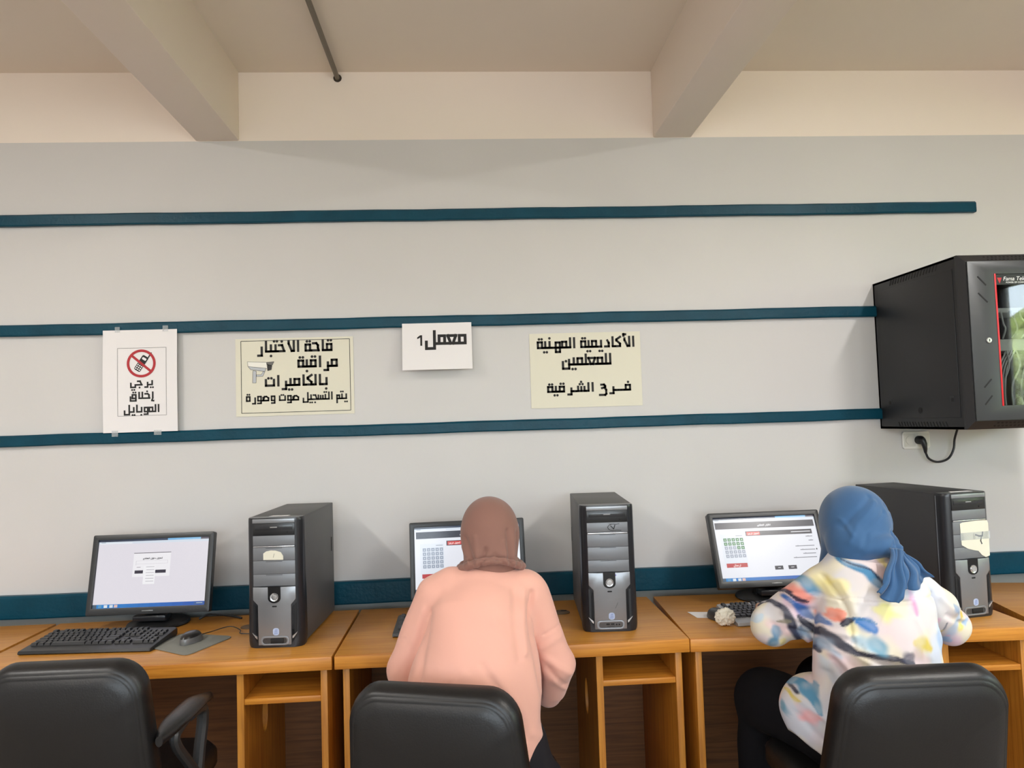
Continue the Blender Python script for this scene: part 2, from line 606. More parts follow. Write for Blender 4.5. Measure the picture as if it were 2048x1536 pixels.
def lay_text(mb, text, xr, xl, z, h_scale=1.0, weight=1.0, place=None, mi=0):
    """draws text from xr (right) to xl (left) with baseline centre z. place(x, z) -> 3D point"""
    st, dt, W = arabic(text)
    s = (xr - xl) / (W + 1.0)
    t = s * weight
    sv = s * h_scale

    def put(poly):
        mb.poly([place(p[0], p[1]) for p in poly], mi)
    for line in st:
        pts = [(xr - (p[0] + .5) * s, z + p[1] * sv) for p in line]
        for a, b in zip(pts[:-1], pts[1:]):
            dx, dz = b[0] - a[0], b[1] - a[1]
            L = math.hypot(dx, dz) or 1e-6
            ux, uz = dx / L * t / 2, dz / L * t / 2
            put([(a[0] - ux - uz, a[1] - uz + ux), (a[0] - ux + uz, a[1] - uz - ux), (b[0] + ux + uz, b[1] + uz - ux), (b[0] + ux - uz, b[1] + uz + ux)])
    for p in dt:
        c = (xr - (p[0] + .5) * s, z + p[1] * sv)
        r = t * .6
        put([(c[0] + r * math.cos(PI / 8 + k * PI / 4), c[1] + r * math.sin(PI / 8 + k * PI / 4)) for k in range(8)])


def font_mesh(name, body, size, mats, parent, loc, shear=0.0):
    cu = bpy.data.curves.new('lettering', 'FONT')
    cu.body = body
    cu.size = size
    cu.shear = shear
    cu.extrude = 0.0002
    o = bpy.data.objects.new('lettering', cu)
    COL.objects.link(o)
    dg = bpy.context.evaluated_depsgraph_get()
    me = bpy.data.meshes.new_from_object(o.evaluated_get(dg))
    bpy.data.objects.remove(o)
    me.materials.clear()
    r = link_mesh(name, me, mats, parent, 0)
    r.location = loc
    r.rotation_euler = (PI / 2, 0, 0)
    return r


# ------------------------------------------------------------------ room shell
struct(MB().box2((X0 - .2, Y0 - .2, -.1), (X1 + .2, .2, 0)).build('floor', M_FLOOR))
struct(MB().box2((X0 - .2, Y0 - .2, ZC), (X1 + .2, .2, ZC + .12)).build('ceiling', M_CEIL))
b = MB()
b.box2((X0 - .2, 0, 0), (X1 + .2, .15, .745), mi=2)
b.box2((X0 - .2, 0, .745), (X1 + .2, .15, 2.723), mi=0)
b.box2((X0 - .2, 0, 2.723), (X1 + .2, .15, ZC), mi=1)
struct(b.build('wall_back', [M_WALL, M_WALLTOP, M_LOWWALL]))
struct(MB().box2((X0 - .15, Y0, 0), (X0, 0, ZC)).build('wall_left', M_WALL))


def wall_with_opening(name, horizontal, fixed, a0, a1, o0, o1, z0, z1, th):
    b = MB()

    def bx(p0, p1, q0, q1):
        if horizontal:
            b.box2((p0, min(fixed, fixed + th), q0), (p1, max(fixed, fixed + th), q1))
        else:
            b.box2((min(fixed, fixed + th), p0, q0), (max(fixed, fixed + th), p1, q1))
    bx(a0, o0, 0, ZC)
    bx(o1, a1, 0, ZC)
    bx(o0, o1, 0, z0)
    bx(o0, o1, z1, ZC)
    return struct(b.build(name, M_WALL))


wall_with_opening('wall_right', False, X1, Y0, 0, -3.53, -1.2, 1.05, 2.45, .15)
wall_with_opening('wall_front', True, Y0, X0, X1, -1.8, 2.6, 1.05, 2.45, -.15)


def window_frame(name, horizontal, fixed, a0, a1, z0, z1, n):
    b = MB()

    def bar(p0, p1, q0, q1):
        if horizontal:
            b.box2((p0, fixed - .11, q0), (p1, fixed - .05, q1), .004)
        else:
            b.box2((fixed + .05, p0, q0), (fixed + .11, p1, q1), .004)
    for k in range(n + 1):
        x = a0 + (a1 - a0) * k / n
        bar(max(a0, x - .025), min(a1, x + .025), z0, z1)
    bar(a0, a1, z0, z0 + .05)
    bar(a0, a1, z1 - .05, z1)
    o = struct(b.build(name, mat('window_aluminium', (70, 60, 55), .4, .3)))
    g = MB()
    if horizontal:
        g.box2((a0, fixed - .083, z0), (a1, fixed - .077, z1))
    else:
        g.box2((fixed + .077, a0, z0), (fixed + .083, a1, z1))
    g.build('pane', glass_mat('window_glass', (250, 252, 250), .12), o)
    return o


window_frame('window_1', False, X1, -3.53, -1.2, 1.05, 2.45, 3)
window_frame('window_2', True, Y0, -1.8, 2.6, 1.05, 2.45, 6)

# ceiling beams run from the photographed wall towards the camera
for xa, xb in ((-1.127, -.945), (.858, 1.03), (-3.12, -2.95), (2.86, 3.03)):
    struct(MB().box2((xa, Y0, 2.723), (xb, -.0005, ZC + .02), .006).build('beam', M_WALLTOP))

# teal rails
def rail(name, x0, x1, z0, z1, th):
    b = MB()
    c = .008
    prof = [(0, z0), (-th + c * .4, z0), (-th, z0 + c * .6), (-th, z1 - c), (-th + c, z1), (0, z1)]
    n = 60
    loops = []
    for k in range(n + 1):
        x = x0 + (x1 - x0) * k / n
        j = .0008 * math.sin(x * 7.3 + z0 * 5) + .0006 * math.sin(x * 19 + z0)
        loops.append([(x, p[0] + .0005 * math.sin(x * 31), p[1] + j) for p in prof])
    b.rings(loops)
    return struct(b.build(name, M_TEAL, smooth=.5))


rail('trim_1', X0, 2.318, 2.362, 2.412, .022)
rail('trim_2', X0, 1.90, 1.899, 1.947, .022)
rail('trim_3', X0, 1.90, 1.443, 1.490, .022)
rail('trim_4', X0, X1, .745, .838, .032)

# conduit along the ceiling, entering the wall through a round hole
cp = thing('conduit_pipe', 'thin grey conduit pipe running along the ceiling into a hole in the wall', 'pipe', (-.523, 0, 2.998))
MB().tube([(0, .02, 0), (0, -.5, 0.001), (0.002, -2.2, 0.0), (0.0, -6.4, 0.001)], .0105, 14).build('pipe', mat('conduit_grey', (112, 105, 94), .45, .2), cp)
ring = MB()
ring.lathe([(.0105, .0), (.018, .0), (.0175, .0015), (.0105, .0015)], (0, -.001, 0), (0, -1, 0), 24)
ring.build('wall_hole', mat('hole_edge', (60, 52, 44), .8), cp)


# fluorescent batten lamps on the ceiling, one in each outer bay
def batten(x, y, label):
    t = thing('ceiling_lamp', label, 'lamp', (x, y, ZC))
    MB().box2((-.05, -.62, -.05), (.05, .62, 0), .008).build('housing', mat('lamp_white', (232, 232, 228), .4), t)
    MB().tube([(0, -.6, -.075), (0, .6, -.075)], .014, 12).build('tube', emit_mat('lamp_tube', (255, 250, 238), 12.0), t)
    for s in (-1, 1):
        MB().box2((-.018, s * .6 - .012, -.095), (.018, s * .6 + .012, -.045), .003).build('lamp_holder', mat('lamp_white', (0, 0, 0)), t)
    a = area_light('lamp_light', (0, 0, -.1), (0, 0, -1), .08, 1.15, LAMP_W, (1.0, 0.98, 0.95))
    a.parent = t
    a.rotation_euler = (0, 0, 0)
    a.data.size, a.data.size_y = .08, 1.15
    return t


LAMP_W = 20
batten(-2.35, -2.3, 'white fluorescent batten lamp on the ceiling beyond the left beam')
batten(2.3, -2.3, 'white fluorescent batten lamp on the ceiling beyond the right beam')
batten(-2.35, -4.7, 'white fluorescent batten lamp at the back of the left ceiling bay')
batten(2.3, -4.7, 'white fluorescent batten lamp at the back of the right ceiling bay')

# outdoors, seen only as reflections: ground and a hedge past the right window
struct(MB().box2((X1 + .2, -12, -.6), (X1 + 14, 8, -.5)).build('ground', mat('dry_earth', (150, 132, 104), .9)))
hb = MB()
rng = random.Random(3)
for k in range(70):
    c = Vector((X1 + 3.2 + rng.uniform(-.5, .6), -8.5 + k * .145 + rng.uniform(-.1, .1), .2 + rng.uniform(0, 2.1)))
    b_ = bmesh.new()
    bmesh.ops.create_icosphere(b_, subdivisions=3, radius=rng.uniform(.45, .7))
    for v in b_.verts:
        v.co *= 1 + .35 * noise.noise(v.co * 5 + c)
        v.co += c
    hb._merge(b_)
hd = hb.build('hedge', mat('hedge_leaves', (120, 136, 76), .7, var=(9, .5), bump=(18, 1.0, .08)))
hd['kind'] = 'stuff'
tag(hd, 'green leafy hedge growing outdoors past the right hand window', 'hedge')

# ------------------------------------------------------------------ notices on the wall
M_PRINT_LABEL = 'printed'


def sheet(name, x0, x1, z0, z1, yfun, m, parent, nx=14, nz=14, th=.0006):
    """a paper sheet; yfun(u, v) gives its distance in front of the wall"""
    b = MB()
    front, back = [], []
    for j in range(nz + 1):
        for i in range(nx + 1):
            u, v = i / nx, j / nz
            y = yfun(u, v)
            front.append((x0 + (x1 - x0) * u, -y, z0 + (z1 - z0) * v))
            back.append((x0 + (x1 - x0) * u, -y + th, z0 + (z1 - z0) * v))
    me = bpy.data.meshes.new(name)
    n1 = len(front)
    W = nx + 1
    faces = []
    for j in range(nz):
        for i in range(nx):
            a = j * W + i
            faces.append((a, a + 1, a + W + 1, a + W))
            faces.append((n1 + a + W, n1 + a + W + 1, n1 + a + 1, n1 + a))
    rim = [i for i in range(W)] + [j * W + nx for j in range(1, nz + 1)] + [nz * W + i for i in range(nx - 1, -1, -1)] + [j * W for j in range(nz - 1, 0, -1)]
    for k in range(len(rim)):
        a, b2 = rim[k], rim[(k + 1) % len(rim)]
        faces.append((b2, a, n1 + a, n1 + b2))
    me.from_pydata(front + back, [], faces)
    return link_mesh(name, me, m, parent, .5)


def placer(x0, x1, z0, z1, yfun, shear=None, lift=.0008):
    def f(x, z):
        u, v = (x - x0) / (x1 - x0), (z - z0) / (z1 - z0)
        return (x, -yfun(min(max(u, 0), 1), min(max(v, 0), 1)) - lift, z)
    return f


def frame_lines(mb, x0, x1, z0, z1, t, pl):
    n = 10
    for (a, b2) in (((x0, z0), (x1, z0)), ((x0, z1), (x1, z1)), ((x0, z0), (x0, z1)), ((x1, z0), (x1, z1))):
        for k in range(n):
            p = (a[0] + (b2[0] - a[0]) * k / n, a[1] + (b2[1] - a[1]) * k / n)
            q = (a[0] + (b2[0] - a[0]) * (k + 1) / n, a[1] + (b2[1] - a[1]) * (k + 1) / n)
            if a[1] == b2[1]:
                mb.poly([pl(p[0], p[1] - t / 2), pl(q[0], q[1] - t / 2), pl(q[0], q[1] + t / 2), pl(p[0], p[1] + t / 2)])
            else:
                mb.poly([pl(p[0] - t / 2, p[1]), pl(q[0] - t / 2, q[1]), pl(q[0] + t / 2, q[1]), pl(p[0] + t / 2, p[1])])


def shape2d(mb, pts, pl, mi=0):
    mb.poly([pl(p[0], p[1]) for p in pts], mi)


# 1: "no mobile phones" sheet, taped over two rails
s1 = thing('wall_notice', 'white portrait notice with a crossed-out phone in a red circle, taped over two teal rails', 'notice', (0, 0, 0))
Z1a, Z1b, X1a, X1b = 1.488, 1.914, -1.505, -1.203
y1 = lambda u, v: .0245 + .004 * math.sin(PI * v) * (1 - u) + .010 * max(0, u - .6) ** 1.5 * (1 + 1.5 * math.sin(PI * v))
sheet('paper', X1a, X1b, Z1a, Z1b, y1, M_PAPER, s1)
pl1 = placer(X1a, X1b, Z1a, Z1b, y1)
b = MB()
frame_lines(b, -1.445, -1.248, 1.556, 1.838, .0011, pl1)
bl = MB()
lay_text(bl, 'يرجي', -1.302, -1.395, 1.684, 1.0, .95, pl1)
bl.build('lettering', M_INK, s1, 0)
bl = MB()
lay_text(bl, 'إغلاق', -1.300, -1.397, 1.628, 1.0, .95, pl1)
bl.build('lettering', M_INK, s1, 0)
bl = MB()
lay_text(bl, 'الموبايل', -1.277, -1.421, 1.572, 1.2, 1.0, pl1)
bl.build('lettering', M_INK, s1, 0)
# phone pictogram: body, aerial, keypad (white keys), screen
pc = (-1.349, 1.773)
ang = math.radians(-33)
def rot(p):
    return (pc[0] + p[0] * math.cos(ang) - p[1] * math.sin(ang), pc[1] + p[0] * math.sin(ang) + p[1] * math.cos(ang))
body = [rot(p) for p in rrect(.028, .070, .006, 4)]
shape2d(b, body, pl1)
shape2d(b, [rot(p) for p in ((.008, .03), (.013, .03), (.013, .06), (.008, .06))], pl1)
b.build('phone_print', M_INK, s1, 0)
b = MB()
pl1w = placer(X1a, X1b, Z1a, Z1b, y1, lift=.0011)
for r in range(4):
    for c in range(3):
        shape2d(b, [rot((-.0085 + c * .0085 + p[0], -.028 + r * .0085 + p[1])) for p in ellipse(0, 0, .0033, .003, 10)], pl1w)
shape2d(b, [rot(p) for p in rrect(.018, .010, .003, 3, 0, .022)], pl1w)
b.build('keypad_print', M_PAPER, s1, 0)
b = MB()
pl1r = placer(X1a, X1b, Z1a, Z1b, y1, lift=.0014)
n = 48
for k in range(n):
    a, c = 2 * PI * k / n, 2 * PI * (k + 1) / n
    R0, R1 = .048, .0585
    shape2d(b, [(pc[0] + R * math.cos(t), pc[1] + R * math.sin(t)) for R, t in ((R0, a), (R1, a), (R1, c), (R0, c))], pl1r)
d = math.radians(-41)
for k in range(8):
    ta, tb = -.05 + k * .0125, -.05 + (k + 1) * .0125
    shape2d(b, [(pc[0] + t * math.cos(d) - w * math.sin(d), pc[1] + t * math.sin(d) + w * math.cos(d)) for t, w in ((ta, -.005), (tb, -.005), (tb, .005), (ta, .005))], pl1r)
b.build('prohibition_ring', M_RED, s1, 0)
for (xa, xb, za, zb) in ((-1.456, -1.436, 1.905, 1.928), (-1.262, -1.240, 1.905, 1.930), (-1.47, -1.445, 1.472, 1.496), (-1.30, -1.27, 1.474, 1.494)):
    MB().box2((xa, -.0262, za), (xb, -.0256, zb)).build('tape', M_TAPE, s1, 0)

# 2: camera notice, flat on the wall
s2 = thing('wall_notice', 'cream landscape notice with a black border and a surveillance camera drawing', 'notice', (0, 0, 0))
x0, x1, z0, z1 = -.972, -.479, 1.539, 1.868
yf = lambda u, v: .0022
sheet('paper', x0, x1, z0, z1, yf, M_CREAM, s2, 4, 4, .0012)
pl2 = placer(x0, x1, z0, z1, yf)
b = MB()
frame_lines(b, -.949, -.494, 1.553, 1.858, .0022, pl2)
bl = MB()
lay_text(bl, 'قاعة الاختبار', -.566, -.882, 1.812, 1.25, 1.0, pl2)
bl.build('lettering', M_INK, s2, 0)
bl = MB()
lay_text(bl, 'مراقبة', -.545, -.716, 1.744, 1.2, .98, pl2)
bl.build('lettering', M_INK, s2, 0)
bl = MB()
lay_text(bl, 'بالكاميرات', -.589, -.852, 1.667, 1.2, .98, pl2)
bl.build('lettering', M_INK, s2, 0)
bl = MB()
lay_text(bl, 'يتم التسجيل صوت وصورة', -.509, -.931, 1.604, 1.25, 1.02, pl2)
bl.build('lettering', M_INK, s2, 0)
b.build('border_print', M_INK, s2, 0)
# camera drawing: grey fills and black outlines
cx, cz = -.925, 1.775
def cd(p):
    return (cx + p[0] * .00113, cz - p[1] * .00113)
b = MB()
fills = [([(2, 4), (72, 8), (76, 34), (70, 30), (4, 22)], 0), ([(4, 22), (70, 30), (66, 42), (14, 34)], 1),
         ([(72, 8), (100, 6), (94, 18), (76, 20)], 2), ([(76, 16), (92, 20), (90, 36), (76, 40)], 3),
         ([(22, 38), (34, 40), (33, 84), (20, 84)], 1), ([(34, 54), (52, 54), (60, 42), (66, 42), (58, 60), (34, 60)], 1)]
for pts, mi in fills:
    shape2d(b, [cd(p) for p in pts], pl2, mi)
b.build('camera_drawing', [mat('print_light', (236, 234, 226), .7), mat('print_grey', (186, 190, 196), .7), mat('print_mid', (110, 108, 106), .7), mat('print_dark', (52, 50, 50), .7)], s2, 0)
b = MB()
pl2b = placer(x0, x1, z0, z1, yf, lift=.0012)
for pts, mi in fills:
    q = [cd(p) for p in pts]
    for a, c in zip(q, q[1:] + q[:1]):
        dx, dz = c[0] - a[0], c[1] - a[1]
        L = math.hypot(dx, dz)
        nx, nz = -dz / L * .0006, dx / L * .0006
        shape2d(b, [(a[0] + nx, a[1] + nz), (a[0] - nx, a[1] - nz), (c[0] - nx, c[1] - nz), (c[0] + nx, c[1] + nz)], pl2b)
b.build('camera_outline', M_INK, s2, 0)

# 3: small white sheet hanging from the middle rail
s3 = thing('wall_notice', 'small white notice with one line of bold lettering hanging from the middle teal rail', 'notice', (0, 0, 0))
x0, x1, z0, z1 = -.268, .027, 1.712, 1.914
y3 = lambda u, v: .024 + .035 * (1 - v) ** 1.4 + .006 * math.sin(PI * u) * (1 - v)
sheet('paper', x0, x1, z0, z1, y3, M_PAPER, s3)
pl3 = placer(x0, x1, z0, z1, y3)
b = MB()
bl = MB()
lay_text(bl, 'معمل', -.001 + .006, -.172, 1.824, 1.3, 1.0, pl3)
bl.build('lettering', M_INK, s3, 0)
for q in ([(-.1915, 1.816), (-.1835, 1.816), (-.1835, 1.862), (-.1915, 1.862)], [(-.1915, 1.862), (-.2045, 1.853), (-.2045, 1.845), (-.1915, 1.852)]):
    shape2d(b, q, pl3)
b.build('numeral_print', M_INK, s3, 0)

# 4: academy notice, flat on the wall
s4 = thing('wall_notice', 'cream borderless notice with three lines of bold lettering, nearest the cabinet', 'notice', (0, 0, 0))
x0, x1, z0, z1 = .276, .762, 1.536, 1.860
sheet('paper', x0, x1, z0, z1, yf, M_CREAM, s4, 4, 4, .0012)
pl4 = placer(x0, x1, z0, z1, yf)
bl = MB()
lay_text(bl, 'الأكاديمية المهـنية', .736, .307, 1.797, 1.25, 1.02, pl4)
bl.build('lettering', M_INK, s4, 0)
bl = MB()
lay_text(bl, 'للمعلمين', .632, .414, 1.722, 1.2, .98, pl4)
bl.build('lettering', M_INK, s4, 0)
bl = MB()
lay_text(bl, 'فـــرع الشـرقية', .714, .345, 1.606, 1.0, .95, pl4)
bl.build('lettering', M_INK, s4, 0)


# socket and plug under the cabinet
so = thing('wall_socket', 'white double wall socket under the black cabinet', 'socket', (1.98, 0, 1.345))
MB().prism(rrect(.126, .078, .012, 5), (0, 0, 0), (1, 0, 0), (0, 0, 1), .011, bev=.003).build('face_plate', mat('socket_white', (226, 224, 218), .35), so)
for sx in (-.031, .031):
    b = MB()
    b.prism(rrect(.052, .056, .004, 4), (sx, -.0105, 0), (1, 0, 0), (0, 0, 1), .002)
    b.lathe([(.0, .0), (.018, .0), (.0195, .0015), (.0195, .003)], (sx, -.0125, 0), (0, -1, 0), 28)
    b.build('socket_insert', mat('socket_cream', (214, 211, 203), .35), so)
pw = thing('power_cable', 'black power plug and looped cable hanging under the cabinet', 'cable', (1.98, 0, 1.345))
b = MB()
b.lathe([(0, .0), (.019, .0), (.019, .018), (.014, .03), (.009, .036), (0, .037)], (.008, -.0142, 0), (0, -1, 0), 22)
b.tube([(.008, -.045, 0), (.010, -.05, -.016), (.016, -.046, -.04), (.019, -.042, -.055)], [.012, .012, .0085, .006], 12)
b.build('plug', M_BLACK, pw)
MB().tube(smooth_path([(.019, -.042, -.055), (.034, -.04, -.082), (.075, -.036, -.098), (.125, -.034, -.085), (.152, -.034, -.045), (.156, -.04, .0), (.152, -.07, .047)], 8), .0048, 10).build('cord', M_BLACK, pw)

# ------------------------------------------------------------------ desks
# local frame: x from the left edge, y from the back edge (negative towards the room)
def desk(label, loc, rotz, width=1.172):
    D, T, H = .602, .024, .74
    t = thing('computer_desk', label, 'desk', loc, rotz, None)
    MB().box2((0, -D + .004, H - T), (width, 0, H), .0015).build('desktop', M_DESKTOP, t)
    MB().box2((0, -D - .006, H - .044), (width, -D + .016, H - .0005), .003).build('front_edge', M_EDGE, t)
    zt = H - T - .0005
    def panel(name, x0, x1, y0, y1, z0, z1, m, hole=None):
        if hole:
            b = MB()
            b.prism([(y0, z0), (y1, z0), (y1, z1), (y0, z1)], (x0, 0, 0), (0, 1, 0), (0, 0, 1), x1 - x0, holes=[ellipse(*hole, 30)])
            return b.build(name, m, t, 0)
        return MB().box2((x0, y0, z0), (x1, y1, z1), .0015).build(name, m, t)
    panel('side_panel', .022, .044, -.578, -.03, 0, zt, M_PANEL)
    panel('side_panel', width - .043, width - .021, -.578, -.03, 0, zt, M_PANEL)
    panel('divider_panel', width - .312, width - .290, -.578, -.03, 0, zt, M_PANEL, hole=(-.33, .47, .035, .065))
    panel('shelf', width - .2895, width - .0435, -.575, -.06, .588, .607, M_EDGE)
    b = MB()
    b.prism([(.0445, .012), (width - .3125, .012), (width - .3125, zt), (.0445, zt)], (0, -.048, 0), (1, 0, 0), (0, 0, 1), .016)
    b.build('back_panel', M_INNER, t, 0)
    b = MB()
    b.prism([(width - .2895, .02), (width - .0435, .02), (width - .0435, zt), (width - .2895, zt)], (0, -.036, 0), (1, 0, 0), (0, 0, 1), .016,
            holes=[ellipse(width - .10, .54, .03, .03, 24)])
    b.build('back_panel', M_INNER, t, 0)
    gx = width - .38
    b = MB()
    b.lathe([(0, 0), (.034, 0), (.034, .0018), (.030, .003), (0, .003)], (gx, -.19, H), (0, 0, 1), 30)
    b.box((gx + .012, -.175, H + .0032), (.022, .012, .0012), mi=1)
    b.build('cable_grommet', [mat('grommet_plastic', (92, 70, 44), .5), M_HOLE], t)
    return t


desk('oak computer desk at the far left edge with nothing on it in view', (-2.822, -.105, 0), 0)
desk('oak computer desk carrying the login screen, full keyboard and grey mouse pad', (-1.634, -.105, 0), 0)
desk('oak computer desk where the person in the peach sweatshirt sits', (-.452, -.105, 0), -.004)
desk('oak computer desk where the person in the floral blouse sits', (.747, -.112, 0), -.046)
desk('oak computer desk at the far right edge, turned beside the last tower', (2.045, -.115, 0), -.20)


# ------------------------------------------------------------------ monitors
def cquad(bm, lay, p0, p1, p2, p3, col, mi=0):
    f = bm.faces.new([bm.verts.new(p) for p in (p0, p1, p2, p3)])
    f.material_index = mi
    for l in f.loops:
        l[lay] = col
    return f


class Screen:
    """image on a display: coloured rectangles in screen coordinates u (0..1 left-right), v (0..1 top-down)"""

    def __init__(self, w, h):
        self.w, self.h = w, h
        self.bm = bmesh.new()
        self.lay = self.bm.loops.layers.float_color.new('Col')
        self.level = 0

    def pt(self, u, v, lv):
        return (-self.w / 2 + u * self.w, -.00012 * lv, self.h / 2 - v * self.h)

    def rect(self, u0, v0, u1, v1, rgb, lv=1):
        c = lin(rgb)
        cquad(self.bm, self.lay, self.pt(u0, v1, lv), self.pt(u1, v1, lv), self.pt(u1, v0, lv), self.pt(u0, v0, lv), c)

    def grad(self, u0, v0, u1, v1, ca, cb, n=6, lv=1):
        for k in range(n):
            f = (k + .5) / n
            self.rect(u0 + (u1 - u0) * k / n, v0, u0 + (u1 - u0) * (k + 1) / n, v1, [ca[i] + (cb[i] - ca[i]) * f for i in range(3)], lv)

    def text(self, s, ur, ul, v, rgb, lv=3, hs=1.0):
        mb = MB()
        lay_text(mb, s, ur * self.w - self.w / 2, ul * self.w - self.w / 2, self.h / 2 - v * self.h, hs, 1.0, lambda x, z: (x, -.00012 * lv, z))
        c = lin(rgb)
        for f in mb.bm.faces:
            g = self.bm.faces.new([self.bm.verts.new(vv.co) for vv in f.verts])
            for l in g.loops:
                l[self.lay] = c
        mb.bm.free()

    def build(self, parent, loc):
        me = bpy.data.meshes.new('screen')
        self.bm.to_mesh(me)
        self.bm.free()
        o = link_mesh('screen', me, attr_mat('lit_screen', .25, SCREEN_E, .5), parent, 0)
        o.location = loc
        return o


SCREEN_E = 0.43


def monitor(label, loc, yaw, tilt, base, paint):
    """loc: middle of the panel's lower front edge; base: centre of the stand on the desk (world)"""
    W, H = .463, .301
    t = thing('computer_monitor', label, 'monitor', Vector(base) + Vector((0, 0, .0006)))
    R = Matrix.Rotation(yaw, 4, 'Z') @ Matrix.Rotation(-tilt, 4, 'X')
    Mx = Matrix.Translation(Vector(loc) - Vector(base)) @ R
    b = MB()
    bw, bb = .0195, .026
    sw, sh = W - 2 * bw, H - bw - bb
    zc = bb + sh / 2
    b.prism(rrect(W, H, .006, 4, 0, H / 2), (0, .0, 0), (1, 0, 0), (0, 0, 1), .012, holes=[rrect(sw, sh, .001, 1, 0, zc)], bev=.0012)
    # rear shell
    def loop(w, h, y, r):
        return [(p[0], y, p[1]) for p in rrect(w, h, r, 4, 0, H / 2)]
    b.rings([loop(W, H, -.0005, .006), loop(W, H, .018, .006), loop(W - .03, H - .03, .034, .02), loop(W - .16, H - .12, .052, .03)], cap0=False)
    b.box((0, .004, H / 2), (W - .01, .004, H - .01))
    h = b.build('housing', M_BEZEL, t, .5)
    h.matrix_local = Mx
    lg = MB()
    lg.box((.0, -.0126, .0125), (.042, .0006, .004), .0002)
    lg.build('logo_plate', mat('logo_grey', (120, 122, 124), .3, .4), h)
    for k in range(5):
        MB().box((.135 + k * .013, -.0125, .011), (.007, .001, .003), .0004).build('button', M_DARK, h)
    s = Screen(sw, sh)
    paint(s)
    s.build(h, (0, -.0028, zc))
    # stand: round foot, neck, hinge block
    MB().lathe([(0, 0), (.112, 0), (.115, .004), (.110, .011), (.07, .017), (0, .018)], (0, 0, 0), (0, 0, 1), 40).build('stand_foot', M_BLACK, t)
    hinge = Mx @ Vector((0, .045, .05))
    low = Mx @ Vector((0, .03, -.012))
    b = MB()
    b.box((0, .0, .03), (.085, .05, .045), .006)
    b.rings([[(x * .04, y * .022 + 0, .045) for x, y in ((-1, -1), (1, -1), (1, 1), (-1, 1))],
             [(hinge.x + x * .034, hinge.y + y * .014, hinge.z - .02) for x, y in ((-1, -1), (1, -1), (1, 1), (-1, 1))],
             [(hinge.x + x * .034, hinge.y + y * .014 + .01, hinge.z + .05) for x, y in ((-1, -1), (1, -1), (1, 1), (-1, 1))]])
    b.build('stand_neck', M_BLACK, t)
    b = MB()
    b.box((0, 0, 0), (.125, .05, .022), .005)
    k = b.build('hinge_bar', M_DARK, t)
    k.matrix_local = Matrix.Translation(low) @ Matrix.Rotation(yaw, 4, 'Z')
    return t


def chrome(s, dark=(40, 48, 66)):
    s.rect(0, 0, 1, 1, (228, 229, 236), 0)
    s.grad(0, 0, .62, .028, dark, (62, 76, 100), 6)
    s.grad(.62, 0, .92, .028, (120, 180, 226), (150, 200, 236), 4)
    s.rect(.92, 0, 1, .028, (96, 92, 104))
    s.rect(0, .028, 1, .062, (214, 224, 236))
    s.rect(0.01, .046, .3, .058, (240, 242, 246), 2)
    s.rect(0.02, .034, .06, .042, (120, 140, 160), 2)
    # task bar
    s.grad(0, .945, 1, 1, (24, 132, 206), (40, 82, 170), 10)
    s.rect(0, .945, .035, 1, (70, 92, 112), 2)
    for u, c in ((.05, (90, 150, 190)), (.10, (226, 232, 236)), (.15, (214, 224, 232)), (.19, (224, 190, 180))):
        s.rect(u, .953, u + .03, .992, c, 2)
    s.rect(.90, .955, .985, .99, (60, 96, 150), 2)
    s.rect(.92, .965, .975, .971, (220, 226, 234), 3)


def paint_login(s):
    chrome(s)
    s.rect(.0, .062, 1, .945, (226, 222, 230), 1)
    s.rect(.325, .215, .66, .56, (240, 238, 242), 2)
    s.rect(.325, .205, .66, .213, (70, 62, 70), 2)
    s.rect(.35, .325, .635, .327, (180, 176, 182), 3)
    s.rect(.35, .37, .635, .372, (180, 176, 182), 3)
    s.rect(.35, .325, .352, .39, (180, 176, 182), 3)
    s.rect(.633, .325, .635, .372, (190, 186, 192), 3)
    s.text('تسجيل دخول الممتحن', .585, .41, .30, (40, 36, 44), 4)
    s.rect(.36, .415, .395, .424, (170, 166, 172), 3)
    s.rect(.425, .40, .53, .67, (244, 243, 246), 4)
    for k in range(6):
        s.rect(.445 + .004 * (k % 2), .415 + k * .042, .52, .422 + k * .042, (172, 168, 176), 5)
    s.rect(.345, .465, .42, .512, (44, 40, 58), 5)
    s.rect(.53, .465, .625, .512, (44, 40, 58), 5)


